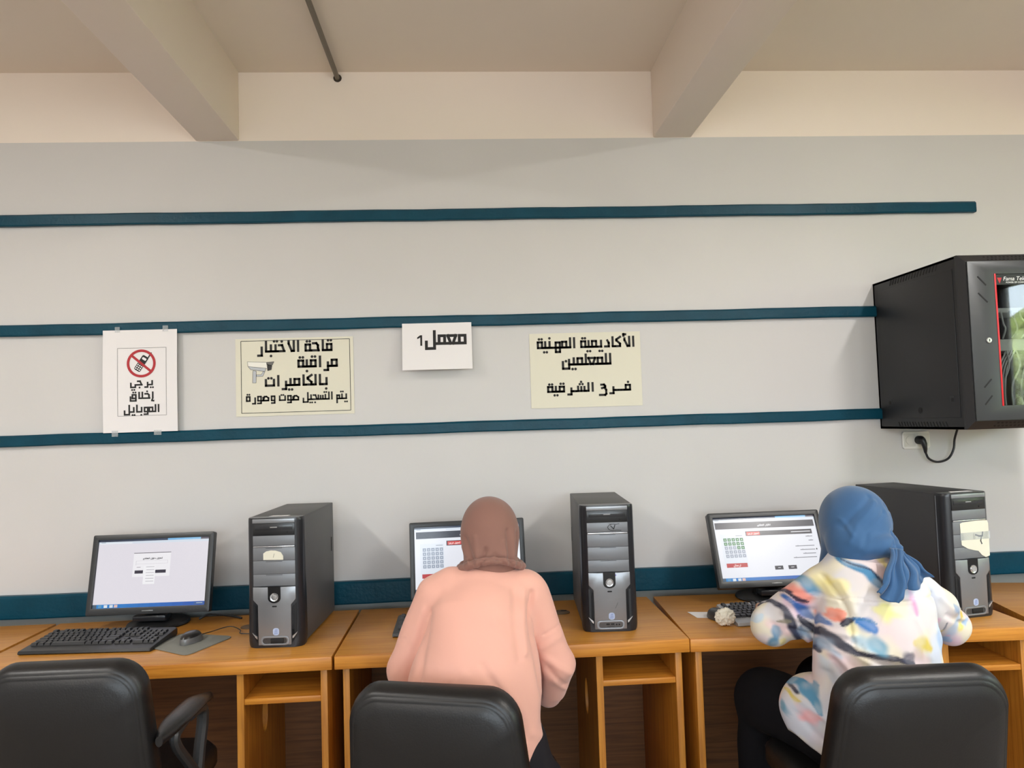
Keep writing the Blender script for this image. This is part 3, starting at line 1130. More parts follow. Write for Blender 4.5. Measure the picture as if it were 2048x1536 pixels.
def paint_exam(s, done, title=True):
    chrome(s)
    s.rect(.0, .062, 1, .945, (232, 234, 242), 1)
    s.rect(.015, .075, .985, .18, (44, 46, 60), 2)
    s.text('اختبار الممتحن', .56, .43, .142, (232, 232, 236), 3)
    s.rect(.30, .225, .95, .30, (44, 44, 56), 2)
    s.rect(.31, .235, .44, .29, (214, 66, 62), 3)
    s.text('تسجيل خروج', .43, .32, .272, (250, 226, 222), 4)
    s.rect(.745, .255, .935, .268, (226, 226, 232), 4)
    s.rect(.05, .26, .275, .76, (224, 230, 240), 2)
    s.rect(.20, .285, .265, .293, (120, 124, 134), 3)
    for r in range(5):
        for c in range(5):
            n = r * 5 + (4 - c)
            g = n < done
            u, v = .075 + c * .04, .325 + r * .064
            s.rect(u, v, u + .032, v + .052, (46, 120, 66) if g else (152, 162, 178), 3)
            s.rect(u + .012, v + .018, u + .021, v + .036, (200, 226, 206) if g else (214, 220, 230), 4)
    s.rect(.065, .72, .265, .785, (184, 46, 50), 3)
    s.text('انهاء' if False else 'ارسال', .20, .13, .765, (248, 220, 216), 4)
    if title:
        for k, (a, v) in enumerate(((.88, .335), (.90, .40), (.76, .485), (.80, .545), (.82, .605), (.72, .665))):
            s.rect(a, v, .945, v + .012, (132, 134, 142), 3)
            s.rect(a + .02, v - .006, a + .03, v + .014, (150, 152, 160), 4)
        s.rect(.955, .535, .965, .56, (30, 30, 34), 5)
    s.rect(.52, .785, .60, .845, (48, 50, 62), 3)
    s.rect(.65, .785, .73, .845, (48, 50, 62), 3)
    s.rect(.55, .81, .575, .82, (210, 210, 216), 4)
    s.rect(.675, .81, .705, .82, (210, 210, 216), 4)


for ch, f, w in (('س', 'fin', 4.2), ('س', 'isol', 4.0)):
    _g(ch, f, w, [[(0, 1.7), (0, 0), (4.0, 0)], [(1.5, 0), (1.5, 1.7)], [(3.0, 0), (3.0, 1.9)]])
G['ا']['fin'] = G['ا']['fin']
_g('خ', 'isol', 2.6, [[(2.3, 2.1), (1.0, 2.1), (.25, .3), (.25, -1.4), (2.4, -1.4)]], [(1.1, 3.4)])
_g('ج', 'isol', 2.6, [[(2.3, 2.1), (1.0, 2.1), (.25, .3), (.25, -1.4), (2.4, -1.4)]], [(1.3, 0)])

monitor('black monitor showing a white login page, left of the first tower', (-1.235, -.246, .794), -.028, .221, (-1.222, -.185, .74), paint_login)
monitor('black monitor behind the brown headscarf, its numbered squares all grey', (-.013, -.186, .789), .07, .14, (-.02, -.135 - .03, .74), lambda s: paint_exam(s, 0, False))
monitor('black tilted monitor with green numbered squares, beside the blue headscarf', (1.195, -.300, .800), .0, .40, (1.18, -.21, .74), lambda s: paint_exam(s, 12))


# ------------------------------------------------------------------ computer towers
def tower(label, loc, rotz, extra, case_m=None):
    case_m = case_m or M_CASE
    W, D, H = .19, .465, .438
    t = thing('computer_tower', label, 'computer', loc, rotz)
    # steel case
    b = MB()
    b.box2((-W / 2 + .002, .045, .008), (W / 2 - .002, D, H), .002)
    c = b.build('case', case_m, t)
    for sx in (-1, 1):
        b = MB()
        b.box2((sx * (W / 2 - .0022) - .0012, .052, .014), (sx * (W / 2 - .0022) + .0012, D - .012, H - .006), .001)
        sp = b.build('side_panel', case_m, t)
        MB().box((sx * (W / 2 - .0006), D - .04, H - .16), (.0012, .010, .055), .0004).build('finger_grip', M_HOLE, sp)
    for (fx, fy) in ((-1, .07), (1, .07), (-1, .42), (1, .42)):
        MB().lathe([(0, 0), (.012, 0), (.012, .0085), (0, .0085)], (fx * .07, fy, 0), (0, 0, 1), 16).build('foot', M_BLACK, t)
    # moulded front: rounded in plan, slightly bulging
    def plan(z, k=1.0):
        w2 = W / 2 * k
        pts = [(-w2, .050), (-w2, .024), (-w2 + .006, .011), (-w2 + .017, .004), (-.066, .0), (.066, .0), (w2 - .017, .004), (w2 - .006, .011), (w2, .024), (w2, .050)]
        return [(p[0], p[1], z) for p in pts]
    b = MB()
    zs = [(.0, .97), (.006, 1.0), (.02, 1.02), (.06, 1.02), (.2, 1.0), (H - .012, 1.0), (H - .003, .995), (H, .97)]
    b.rings([plan(z, k) for z, k in zs])
    b.build('front_frame', M_DARK, t, .7)
    # centre column
    y = -.0015
    def plate(name, x0, x1, z0, z1, m, th=.004, bev=.0008, yy=None):
        return MB().box2((x0, (y if yy is None else yy) - .0, z0), (x1, (y if yy is None else yy) + th, z1), bev).build(name, m, t)
    plate('top_strip', -.072, .072, H - .0175, H - .0035, M_BRIGHT if False else M_SILVER, yy=-.003)
    od = plate('optical_drive', -.071, .071, H - .0595, H - .0185, mat('drive_black', (30, 31, 33), .3), yy=-.001)
    MB().box2((-.064, -.0022, H - .041), (.064, -.0008, H - .024), .0006).build('disc_tray', mat('tray_black', (40, 41, 44), .25), od)
    MB().box((.0, -.0024, H - .032), (.024, .0006, .003), .0001).build('drive_badge', mat('badge_grey', (150, 150, 150), .4), od)
    MB().box((.046, -.0018, H - .050), (.006, .002, .004), .0005).build('eject_button', M_HOLE, od)
    zz = [(H - .094, H - .0605), (H - .1445, H - .1005), (H - .190, H - .1455), (H - .231, H - .191)]
    for k, (za, zb) in enumerate(zz):
        bay = plate('drive_bay_cover', -.0715, .0715, za, zb, M_BAY, yy=-.0015)
        if k:
            MB().box2((-.028, -.0021, zb - .003), (.028, -.0012, zb - .0018)).build('groove', M_HOLE, bay)
    MB().box2((-.0705, -.0026, H - .0995), (.0705, -.001, H - .0955), .0006).build('bay_trim', M_BRIGHT, t)
    # lower silver panel with the notched sides
    b = MB()
    pts = [(-.0725, H - .233), (-.036, H - .2345), (.036, H - .2345), (.0725, H - .233), (.0725, H - .276), (.0565, H - .294), (.0555, .010), (-.0555, .010), (-.0565, H - .294), (-.0725, H - .276)]
    b.prism([(p[0], p[1]) for p in pts], (0, .002, 0), (1, 0, 0), (0, 0, 1), .0065, bev=.0012)
    lp = b.build('lower_panel', M_SILVER, t, .4)
    b = MB()
    u = [(-.0215, H - .2325), (.0215, H - .2325), (.0215, H - .272)] + [(.0215 * math.cos(a), H - .272 - .016 * math.sin(a)) for a in np.linspace(.1, PI - .1, 9)] + [(-.0215, H - .272)]
    b.prism(u[::-1], (0, -.0042, 0), (1, 0, 0), (0, 0, 1), .0016)
    b.build('button_surround', mat('surround_black', (16, 16, 18), .25), lp)
    MB().lathe([(0, .004), (.009, .0035), (.010, .002), (.0135, .003), (.0145, .0015), (.0145, 0)], (0, -.0055, H - .268), (0, -1, 0), 28).build('power_button', M_BRIGHT, lp)
    MB().prism(rrect(.016, .005, .002, 3, 0, H - .299), (0, -.0042, 0), (1, 0, 0), (0, 0, 1), .0007).build('indicator_slot', M_HOLE, lp)
    b = MB()
    b.prism(rrect(.021, .024, .008, 4, .004, H - .384), (0, -.0043, 0), (1, 0, 0), (0, 0, 1), .0005)
    for k in range(4):
        b.prism([(-.003 + .0012 * k, H - .392 + k * .0045), (.010, H - .391 + k * .0045), (.010, H - .3895 + k * .0045), (-.003 + .0012 * k, H - .3905 + k * .0045)], (0, -.0049, 0), (1, 0, 0), (0, 0, 1), .0003, mi=1)
    b.build('sticker', [mat('sticker_blue', (176, 190, 220), .4), mat('sticker_line', (96, 118, 170), .4)], lp, 0)
    b = MB()
    b.prism(rrect(.098, .030, .013, 6, 0, H - .414), (0, -.0040, 0), (1, 0, 0), (0, 0, 1), .0026, holes=[rrect(.082, .019, .0085, 6, 0, H - .414)], bev=.0007)
    b.prism(rrect(.084, .021, .009, 6, 0, H - .414), (0, -.0042, 0), (1, 0, 0), (0, 0, 1), .0003, mi=1)
    b.build('port_recess', [M_SILVER, mat('recess_grey', (98, 99, 101), .4, .3)], lp, .4)
    extra(t, lp, H)
    # side pockets with a small bright corner
    for sx in (-1, 1):
        b = MB()
        pk = [(sx * .0735, H - .29), (sx * .0735, H - .40), (sx * .0575, H - .425), (sx * .0575, H - .302)]
        b.prism(pk if sx < 0 else pk[::-1], (0, .004, 0), (1, 0, 0), (0, 0, 1), .004)
        b.build('side_pocket', mat('pocket_dark', (24, 25, 28), .35), t, 0)
        b = MB()
        tr = [(sx * .078, H - .385), (sx * .0595, H - .40), (sx * .0595, H - .408), (sx * .064, H - .405)]
        b.prism(tr if sx < 0 else tr[::-1], (0, -.0005, 0), (1, 0, 0), (0, 0, 1), .003)
        b.build('corner_trim', M_BRIGHT, t, 0)
    return t


def wedge_paper(t, name, pts, m, y, th=.0006, label=None):
    b = MB()
    b.prism(pts, (0, y, 0), (1, 0, 0), (0, 0, 1), th)
    o = b.build(name, m, t, 0)
    if label:
        o['label'] = label
    return o


def stroke(b, pts, w, y, d=.0003):
    for a, c in zip(pts[:-1], pts[1:]):
        dx, dz = c[0] - a[0], c[1] - a[1]
        L = math.hypot(dx, dz) or 1e-6
        ux, uz = dx / L * w / 2, dz / L * w / 2
        b.poly([(a[0] - ux + uz, y, a[1] - uz - ux), (c[0] + ux + uz, y, c[1] + uz - ux), (c[0] + ux - uz, y, c[1] + uz + ux), (a[0] - ux - uz, y, a[1] - uz + ux)])


def ports(lp, H, open_flap):
    if open_flap:
        b = MB()
        b.box((.008, -.0058, H - .414), (.044, .004, .016), .001)
        b.build('port_flap', M_HOLE, lp)
    else:
        b = MB()
        for dx in (-.010, .006):
            b.box((dx, -.0048, H - .411), (.012, .0006, .005))
        b.box((.0, -.0048, H - .418), (.026, .0006, .0012))
        for dx in (.020, .029):
            b.lathe([(0, .0), (.0028, 0), (.0028, .0006), (0, .0006)], (dx, -.0045, H - .413), (0, -1, 0), 12)
        b.build('port', M_HOLE, lp)


def extra_left(t, lp, H):
    ports(lp, H, True)
    pts = [(-.036, H - .142), (.032, H - .143), (.032, H - .130), (.024, H - .117), (.006, H - .111), (-.010, H - .110), (-.026, H - .113), (-.036, H - .120)]
    wl = wedge_paper(t, 'paper_label', pts, M_CREAM, -.0028, label='torn cream paper label with a faint pencilled numeral')
    b = MB()
    stroke(b, [(-.002, H - .134), (.0015, H - .122)], .0018, -.0036)
    b.build('numeral', mat('pencil_grey', (150, 146, 134), .7), wl, 0)
    wedge_paper(t, 'top_label', [(-.03, .012), (.035, .012), (.04, .03), (-.02, .032)], M_PAPER, 0).matrix_local = Matrix(((1, 0, 0, 0), (0, 0, 1, .03), (0, 1, 0, H + .0008), (0, 0, 0, 1)))


def extra_mid(t, lp, H):
    ports(lp, H, False)
    b = MB()
    y = -.0028
    arc = [(.022 + .02 * math.cos(a) , H - .0775 + .0115 * math.sin(a)) for a in np.linspace(math.radians(62), math.radians(298), 20)]
    arc = [(.042, H - .0655)] + arc + [(.048, H - .0895)]
    stroke(b, arc, .0016, y)
    stroke(b, [(.012, H - .072), (.0225, H - .0835), (.027, H - .070)], .0026, y)
    stroke(b, [(.006, H - .0655), (.029, H - .067)], .0013, y)
    b.build('pen_mark', M_INK, t, 0)
    b = MB()
    stroke(b, [(.018, H - .357), (.027, H - .338)], .0008, -.0047)
    b.build('scratch', M_HOLE, t, 0)
    MB().box((.022, -.0046, H - .243), (.006, .0012, .004), .0003).build('led', mat('led_violet', (90, 70, 170), .3), lp)


def extra_right(t, lp, H):
    ports(lp, H, True)
    pts = [(-.043, H - .107), (-.030, H - .103), (.03, H - .100), (.074, H - .101), (.079, H - .112), (.078, H - .226), (.060, H - .231), (.044, H - .222), (.030, H - .207), (.010, H - .203), (-.015, H - .196), (-.040, H - .182)]
    pl = wedge_paper(t, 'paper_label', pts[::-1], M_CREAM, -.0025, label='large torn cream paper label with a hand-drawn numeral')
    b = MB()
    stroke(b, [(.052, H - .143), (.050, H - .155), (.036, H - .155), (.022, H - .150)], .0055, -.0034)
    stroke(b, [(.046, H - .155), (.042, H - .172), (.046, H - .182)], .0045, -.0034)
    b.build('numeral', mat('numeral_ink', (74, 72, 78), .7), pl, 0)
    MB().box2((-.044, -.0036, H - .166), (.084, -.0031, H - .140)).build('tape', glass_mat('clear_tape'), pl, 0)
    MB().box2((-.0965, .044, .02), (-.0945, .0455, H - .01)).build('seam_highlight', M_SILVER, t, 0)
    wedge_paper(t, 'top_label', [(-.04, .012), (.055, .012), (.05, .03), (-.03, .032)], M_PAPER, 0).matrix_local = Matrix(((1, 0, 0, 0), (0, 0, 1, .02), (0, 1, 0, H + .0008), (0, 0, 0, 1)))


tower('grey computer tower with a small arched paper label, beside the login screen', (-.674, -.584, .7406), -.055, extra_left)
tower('grey computer tower with a pen mark circled on its upper bay', (.478, -.590, .7406), -.062, extra_mid)
tower('grey computer tower with a large torn paper label, under the black cabinet', (1.768, -.635, .7406), .18, extra_right, M_CASE_SHADED)


# ------------------------------------------------------------------ keyboards and mice
def keyboard(label, loc, rotz, body_m, W=.455, D=.20, palm=.045, key_m=None):
    t = thing('computer_keyboard', label, 'keyboard', loc, rotz)
    b = MB()
    prof = [(-D / 2, .004), (-D / 2 + .004, .013), (-D / 2 + palm, .017), (D / 2 - .006, .030), (D / 2, .026), (D / 2, .006), (D / 2 - .01, .0), (-D / 2 + .006, .0)]
    loops = []
    for x, k in ((-W / 2, .9), (-W / 2 + .006, 1.0), (W / 2 - .006, 1.0), (W / 2, .9)):
        loops.append([(x, p[0] * (.985 if k < 1 else 1), p[1] * k) for p in prof])
    b.rings(loops)
    b.build('keyboard_body', body_m, t, .5)
    b = MB()
    y0, y1 = -D / 2 + palm + .004, D / 2 - .012
    rows = 6
    ph = (y1 - y0) / (rows + .25)
    pw = (W - .022) / 22.6
    slope = (.030 - .017) / (D - palm - .006)

    def key(u, r, w):
        xc = -W / 2 + .011 + (u + w / 2) * pw
        yc = y0 + ph * (r + .5) + (ph * .25 if r == 5 else 0)
        z = .017 + (yc - (-D / 2 + palm)) * slope
        hw, hd = w * pw / 2 - .0008, ph / 2 - .0008
        b.rings([[(xc + sx * hw, yc + sy * hd, z - .002) for sx, sy in ((-1, -1), (1, -1), (1, 1), (-1, 1))],
                 [(xc + sx * (hw - .0026), yc + sy * (hd - .003) + .0008, z + .0075) for sx, sy in ((-1, -1), (1, -1), (1, 1), (-1, 1))]], cap0=False)
    layout = {5: [(0, 1), (2, 1), (3, 1), (4, 1), (5, 1), (6.5, 1), (7.5, 1), (8.5, 1), (9.5, 1), (11, 1), (12, 1), (13, 1), (14, 1), (15.3, 1), (16.3, 1), (17.3, 1)],
              4: [(k, 1) for k in range(13)] + [(13, 2), (15.3, 1), (16.3, 1), (17.3, 1), (18.6, 1), (19.6, 1), (20.6, 1), (21.6, 1)],
              3: [(0, 1.5)] + [(1.5 + k, 1) for k in range(12)] + [(13.5, 1.5), (15.3, 1), (16.3, 1), (17.3, 1), (18.6, 1), (19.6, 1), (20.6, 1), (21.6, 1)],
              2: [(0, 1.75)] + [(1.75 + k, 1) for k in range(11)] + [(12.75, 2.25), (18.6, 1), (19.6, 1), (20.6, 1)],
              1: [(0, 2.25)] + [(2.25 + k, 1) for k in range(10)] + [(12.25, 2.75), (16.3, 1), (18.6, 1), (19.6, 1), (20.6, 1), (21.6, 1)],
              0: [(0, 1.25), (1.25, 1.25), (2.5, 1.25), (3.75, 6.25), (10, 1.25), (11.25, 1.25), (12.5, 1.25), (13.75, 1.25), (15.3, 1), (16.3, 1), (17.3, 1), (18.6, 2), (20.6, 1), (21.6, 1)]}
    for r, ks in layout.items():
        for u, w in ks:
            key(u, r, w)
    b.build('keys', key_m or mat('key_black', (36, 37, 40), .4), t, 0)
    return t


def mouse(label, loc, rotz, top, side, cable=None):
    t = thing('computer_mouse', label, 'mouse', loc, rotz)
    L, W, H = .108, .060, .036
    loops = []
    n = 20
    for k in range(9):
        z = H * math.sin(k / 8 * PI / 2)
        s = math.cos(k / 8 * PI / 2) ** .55 if k < 8 else 0.02
        loops.append([(W / 2 * s * math.cos(a) * (1 + .08 * math.sin(a)), L / 2 * s * math.sin(a) - .006 * z / H, z) for a in [2 * PI * j / n for j in range(n)]])
    b = MB()
    b.rings(loops[:4])
    b.build('mouse_base', side, t)
    b = MB()
    b.rings(loops[3:])
    b.build('mouse_shell', top, t)
    MB().tube([(0, .016, H * .83), (0, .024, H * .82), (0, .032, H * .72)], .004, 8).build('scroll_wheel', M_HOLE, t)
    if cable:
        MB().tube(smooth_path([(0, L / 2 - .002, .008)] + cable, 8), .0018, 8).build('cable', M_BLACK, t)
    return t


keyboard('black full-size keyboard in front of the login screen', (-1.318, -.445, .7405), -.075, mat('keyboard_black', (33, 34, 36), .4), D=.205)
keyboard('black keyboard half hidden by the arm of the peach sweatshirt', (-.055, -.44, .7405), -.02, mat('keyboard_black', (0, 0, 0)))
keyboard('silver keyboard with black keys by the elbow of the floral blouse', (1.130, -.500, .7405), .03, mat('keyboard_silver', (168, 170, 174), .35, .3), W=.42, D=.215, palm=.05, key_m=mat('key_dark', (44, 45, 49), .4))

mp = thing('mouse_pad', 'grey mouse pad beside the black keyboard', 'mouse pad', (-1.0, -.482, .74))
q = [(-.116, -.037), (.048, -.152), (.139, .058), (-.07, .132)]
rounded = []
for i in range(4):
    p, a, c = Vector(q[i]), Vector(q[i - 1]), Vector(q[(i + 1) % 4])
    for k in range(6):
        f = k / 5
        e0, e1 = p + (a - p).normalized() * .03, p + (c - p).normalized() * .03
        rounded.append(tuple(e0 * (1 - f) ** 2 + p * 2 * f * (1 - f) + e1 * f * f))
b = MB()
b.prism(rounded, (0, 0, .0003), (1, 0, 0), (0, 1, 0), .0035, bev=.0008)
b.build('pad', mat('pad_grey', (128, 129, 122), .75, bump=(900, .2, .0005)), mp, .5)
mouse('black mouse with grey sides resting on the grey mouse pad', (-.995, -.470, .7442), -.22, mat('mouse_black', (38, 36, 36), .3), mat('mouse_grey', (120, 121, 122), .35, .3),
      [(.015, .10, .006), (.06, .15, .012), (.11, .135, .004), (.13, .10, .002), (.17, .095, .002), (.20, .085, .002)])
mouse('dark grey mouse behind the crumpled tissue', (.890, -.487, .7405), .15, mat('mouse_dark', (66, 68, 70), .35), mat('mouse_dark', (0, 0, 0)))

# video cable of the left monitor
cb = thing('video_cable', 'black cable trailing from under the login screen monitor', 'cable', (-1.15, -.2, .74))
b = MB()
b.tube(smooth_path([(.075, .035, .007), (.09, .04, .014), (.11, .05, .020), (.16, .06, .012), (.21, .05, .006), (.24, .03, .004)], 8), .0042, 8)
b.build('cord', M_BLACK, cb)

# loose sheet and crumpled tissue on the right desk
sh = MB()
sh.prism([(-.045, -.040), (.045, -.052), (.062, .028), (-.060, .046)][::1], (0, 0, .0004), (1, 0, 0), (0, 1, 0), .0007)
o = sh.build('paper_slip', M_PAPER, None, 0, (.868, -.432, .7403), -.05)
tag(o, 'small white paper slip lying by the silver keyboard', 'paper')


def crumple(name, radius, seed, m, squash):
    b_ = bmesh.new()
    bmesh.ops.create_icosphere(b_, subdivisions=5, radius=radius)
    s = Vector((seed, seed * 1.7, 0))
    for v in b_.verts:
        d = v.co.normalized()
        n1 = abs(noise.noise(d * 2.2 + s))
        n2 = abs(noise.noise(d * 5.0 + s * 2))
        n3 = abs(noise.noise(d * 11.0 + s * 3))
        v.co = d * radius * (1.25 - .75 * n1 - .42 * n2 - .15 * n3)
        v.co.x *= squash[0]
        v.co.y *= squash[1]
        v.co.z *= squash[2]
    zmin = min(v.co.z for v in b_.verts)
    for v in b_.verts:
        v.co.z -= zmin
    me = bpy.data.meshes.new(name)
    b_.to_mesh(me)
    b_.free()
    return link_mesh(name, me, m, None, 3)


tis = crumple('tissue', .028, 3.3, mat('tissue_white', (236, 230, 214), .85), (1.2, .8, 1.0))
tis.location = (.886, -.586, .7402)
tag(tis, 'crumpled white tissue in front of the silver keyboard', 'tissue')


# ------------------------------------------------------------------ wall cabinet for network gear
rk = thing('network_cabinet', 'black wall cabinet with a red-edged glass door, hung over the right tower', 'cabinet', (1.825, 0, 1.400))
RW, RD, RH = .60, .56, .646
b = MB()
th = .012
b.box2((0, -RD, 0), (th, -.001, RH), .002)
b.box2((RW - th, -RD, 0), (RW, -.001, RH), .002)
b.box2((0, -RD, RH - th), (RW, -.001, RH), .002)
b.box2((0, -RD, 0), (RW, -.001, th), .002)
b.box2((0, -.014, 0), (RW, -.002, RH), .001)
b.build('carcass', M_RACK, rk, .5)
# side door panel with catches, louvres above and below
sp = MB().box2((-.003, -.545, .045), (.001, -.045, RH - .045), .0015).build('side_panel', M_RACK, rk)
for y in (-.093, -.505):
    b = MB()
    b.box((-.0036, y, .114), (.0016, .028, .024), .0005)
    b.box((-.0046, y - .003, .112), (.0012, .014, .014), .0003, mi=1)
    b.build('catch', [M_RACK, M_HOLE], sp, 0)
b = MB()
b.lathe([(.010, 0), (.012, .001), (.009, .0012), (0, .0004)], (-.0032, -.303, .076), (-1, 0, 0), 22)
b.build('knockout', M_HOLE, sp)
b = MB()
for k in range(17):
    y = -.14 - k * .0195
    b.box((-.0003, y, RH - .0205), (.001, .006, .026), rot=Matrix.Rotation(math.radians(28), 3, 'X'), mi=0)
    b.box((-.0003, y - .008, .0195), (.001, .006, .022), rot=Matrix.Rotation(math.radians(-28), 3, 'X'), mi=0)
b.build('vent_slots', M_HOLE, rk, 0)
# front frame: bevelled surround
def fl(x0, x1, z0, z1, y):
    return [(x0, y, z0), (x1, y, z0), (x1, y, z1), (x0, y, z1)]
b = MB()
b.rings([fl(0, RW, 0, RH, -RD), fl(0, RW, .0, RH, -RD - .012), fl(.016, RW - .016, .03, RH - .028, -RD - .038), fl(.085, RW - .085, .085, RH - .08, -RD - .038), fl(.085, RW - .085, .085, RH - .08, -RD)], cap0=False, cap1=False)
fr = b.build('front_frame', M_RACK, rk, 0)
b = MB()
for row in range(2):
    for k in range(26):
        x = .10 + k * .0155 + row * .0077
        for (zc, yc, ax) in ((RH - .010 - row * .011, -RD - .0215 - row * .0105, (0, -.7, .7)), (.011 + row * .011, -RD - .0215 - row * .0105, (0, -.7, -.7))):
            b.lathe([(0, 0), (.0042, 0), (.0042, .0006), (0, .0006)], (x, yc, zc), ax, 8)
b.build('perforation', M_HOLE, fr, 0)
# door leaf
yd = -RD - .0385
door = MB()
door.prism([(.018, .032), (RW - .018, .032), (RW - .018, RH - .030), (.018, RH - .030)], (0, yd, 0), (1, 0, 0), (0, 0, 1), .006, holes=[[(.122, .084), (RW - .122, .084), (RW - .122, RH - .078), (.122, RH - .078)]], bev=.0008)
door = door.build('door', mat('rack_door_steel', (58, 60, 62), .38, .2), rk, .4)
MB().box2((.1225, yd - .0030, .0845), (RW - .1225, yd + .001, RH - .0785)).build('glass_pane', glass_mat('door_glass', (215, 218, 218), .18), door, 0)
for x in (.1175, RW - .1235):
    MB().box2((x, yd - .0078, .083), (x + .0065, yd - .0035, RH - .077), .001).build('red_strip', mat('strip_red', (206, 34, 44), .35), door)
b = MB()
b.lathe([(0, .005), (.0085, .005), (.0105, .003), (.0105, 0)], (.082, yd - .006, .324), (0, -1, 0), 24)
b.box((.082, yd - .0115, .324), (.0022, .001, .009), mi=1)
b.build('lock', [M_BRIGHT, M_HOLE], door)
b = MB()
for (xa, za, xb, zb) in ((.054, .560, .085, .527), (.053, .499, .087, .464), (.054, .152, .083, .182), (.053, .089, .082, .122)):
    a = Vector((xa, yd - .0063, za))
    c = Vector((xb, yd - .0063, zb))
    mid, d = (a + c) / 2, c - a
    b.box(mid, (d.length, .0012, .005), rot=Matrix.Rotation(-math.atan2(d.z, d.x), 3, 'Y'))
b.build('slot', M_HOLE, door, 0)
# name band on the glass
bd = MB().box2((.124, yd - .0040, RH - .118), (RW - .124, yd - .0033, RH - .0800)).build('name_band', mat('band_black', (24, 24, 26), .3), door, 0)
b = MB()
b.poly([(.130, yd - .0043, RH - .092), (.148, yd - .0043, RH - .092), (.139, yd - .0043, RH - .114)])
b.build('emblem', mat('emblem_red', (176, 40, 44), .5), bd, 0)
font_mesh('lettering', 'Fama Telecom', .021, mat('band_white', (226, 226, 226), .5), bd, (.152, yd - .0044, RH - .103), .25)
font_mesh('lettering', 'POWER OF CONNECTION', .0085, mat('band_white', (0, 0, 0)), bd, (.163, yd - .0044, RH - .113))
# gear inside: rails, two patch panels, a shelf and white leads
for x in (.075, RW - .09):
    MB().box2((x, -RD + .05, .02), (x + .015, -RD + .09, RH - .02), .001).build('mounting_rail', mat('rail_grey', (92, 94, 96), .4, .4), rk)
for z, nm, hgt, m in ((.435, 'patch_panel', .018, mat('gear_white', (214, 214, 208), .4)), (.290, 'network_switch', .044, mat('gear_white', (0, 0, 0)))):
    MB().box2((.09, -RD + .04, z), (RW - .09, -RD + .20, z + hgt), .002).build(nm, m, rk)
for k in range(9):
    r = random.Random(k)
    x = .125 + k * .036
    if k < 5:
        pts = [(x, -RD + .038, .44), (x - .012, -RD + .012, .43 - .02 * (k % 3)), (x - .03 + .01 * k, -RD + .006, .37), (x - .012, -RD + .02, .335)]
    else:
        pts = [(x - .1, -RD + .03, .29), (x - .12 + r.uniform(-.02, .02), -RD + .004, .23), (x - .14, -RD + .01, .15), (x - .12, -RD + .03, .03)]
    MB().tube(smooth_path(pts, 8), .0032, 8).build('network_lead', mat('lead_white', (206, 206, 202), .5), rk)
for k in range(4):
    x = .150 + k * .011
    MB().tube(smooth_path([(x + .06, -RD + .04, .29), (x, -RD + .006, .22), (x - .014, -RD + .006, .13), (x + .002, -RD + .02, .02)], 8), .0032, 8).build('network_lead', mat('lead_white', (0, 0, 0)), rk)


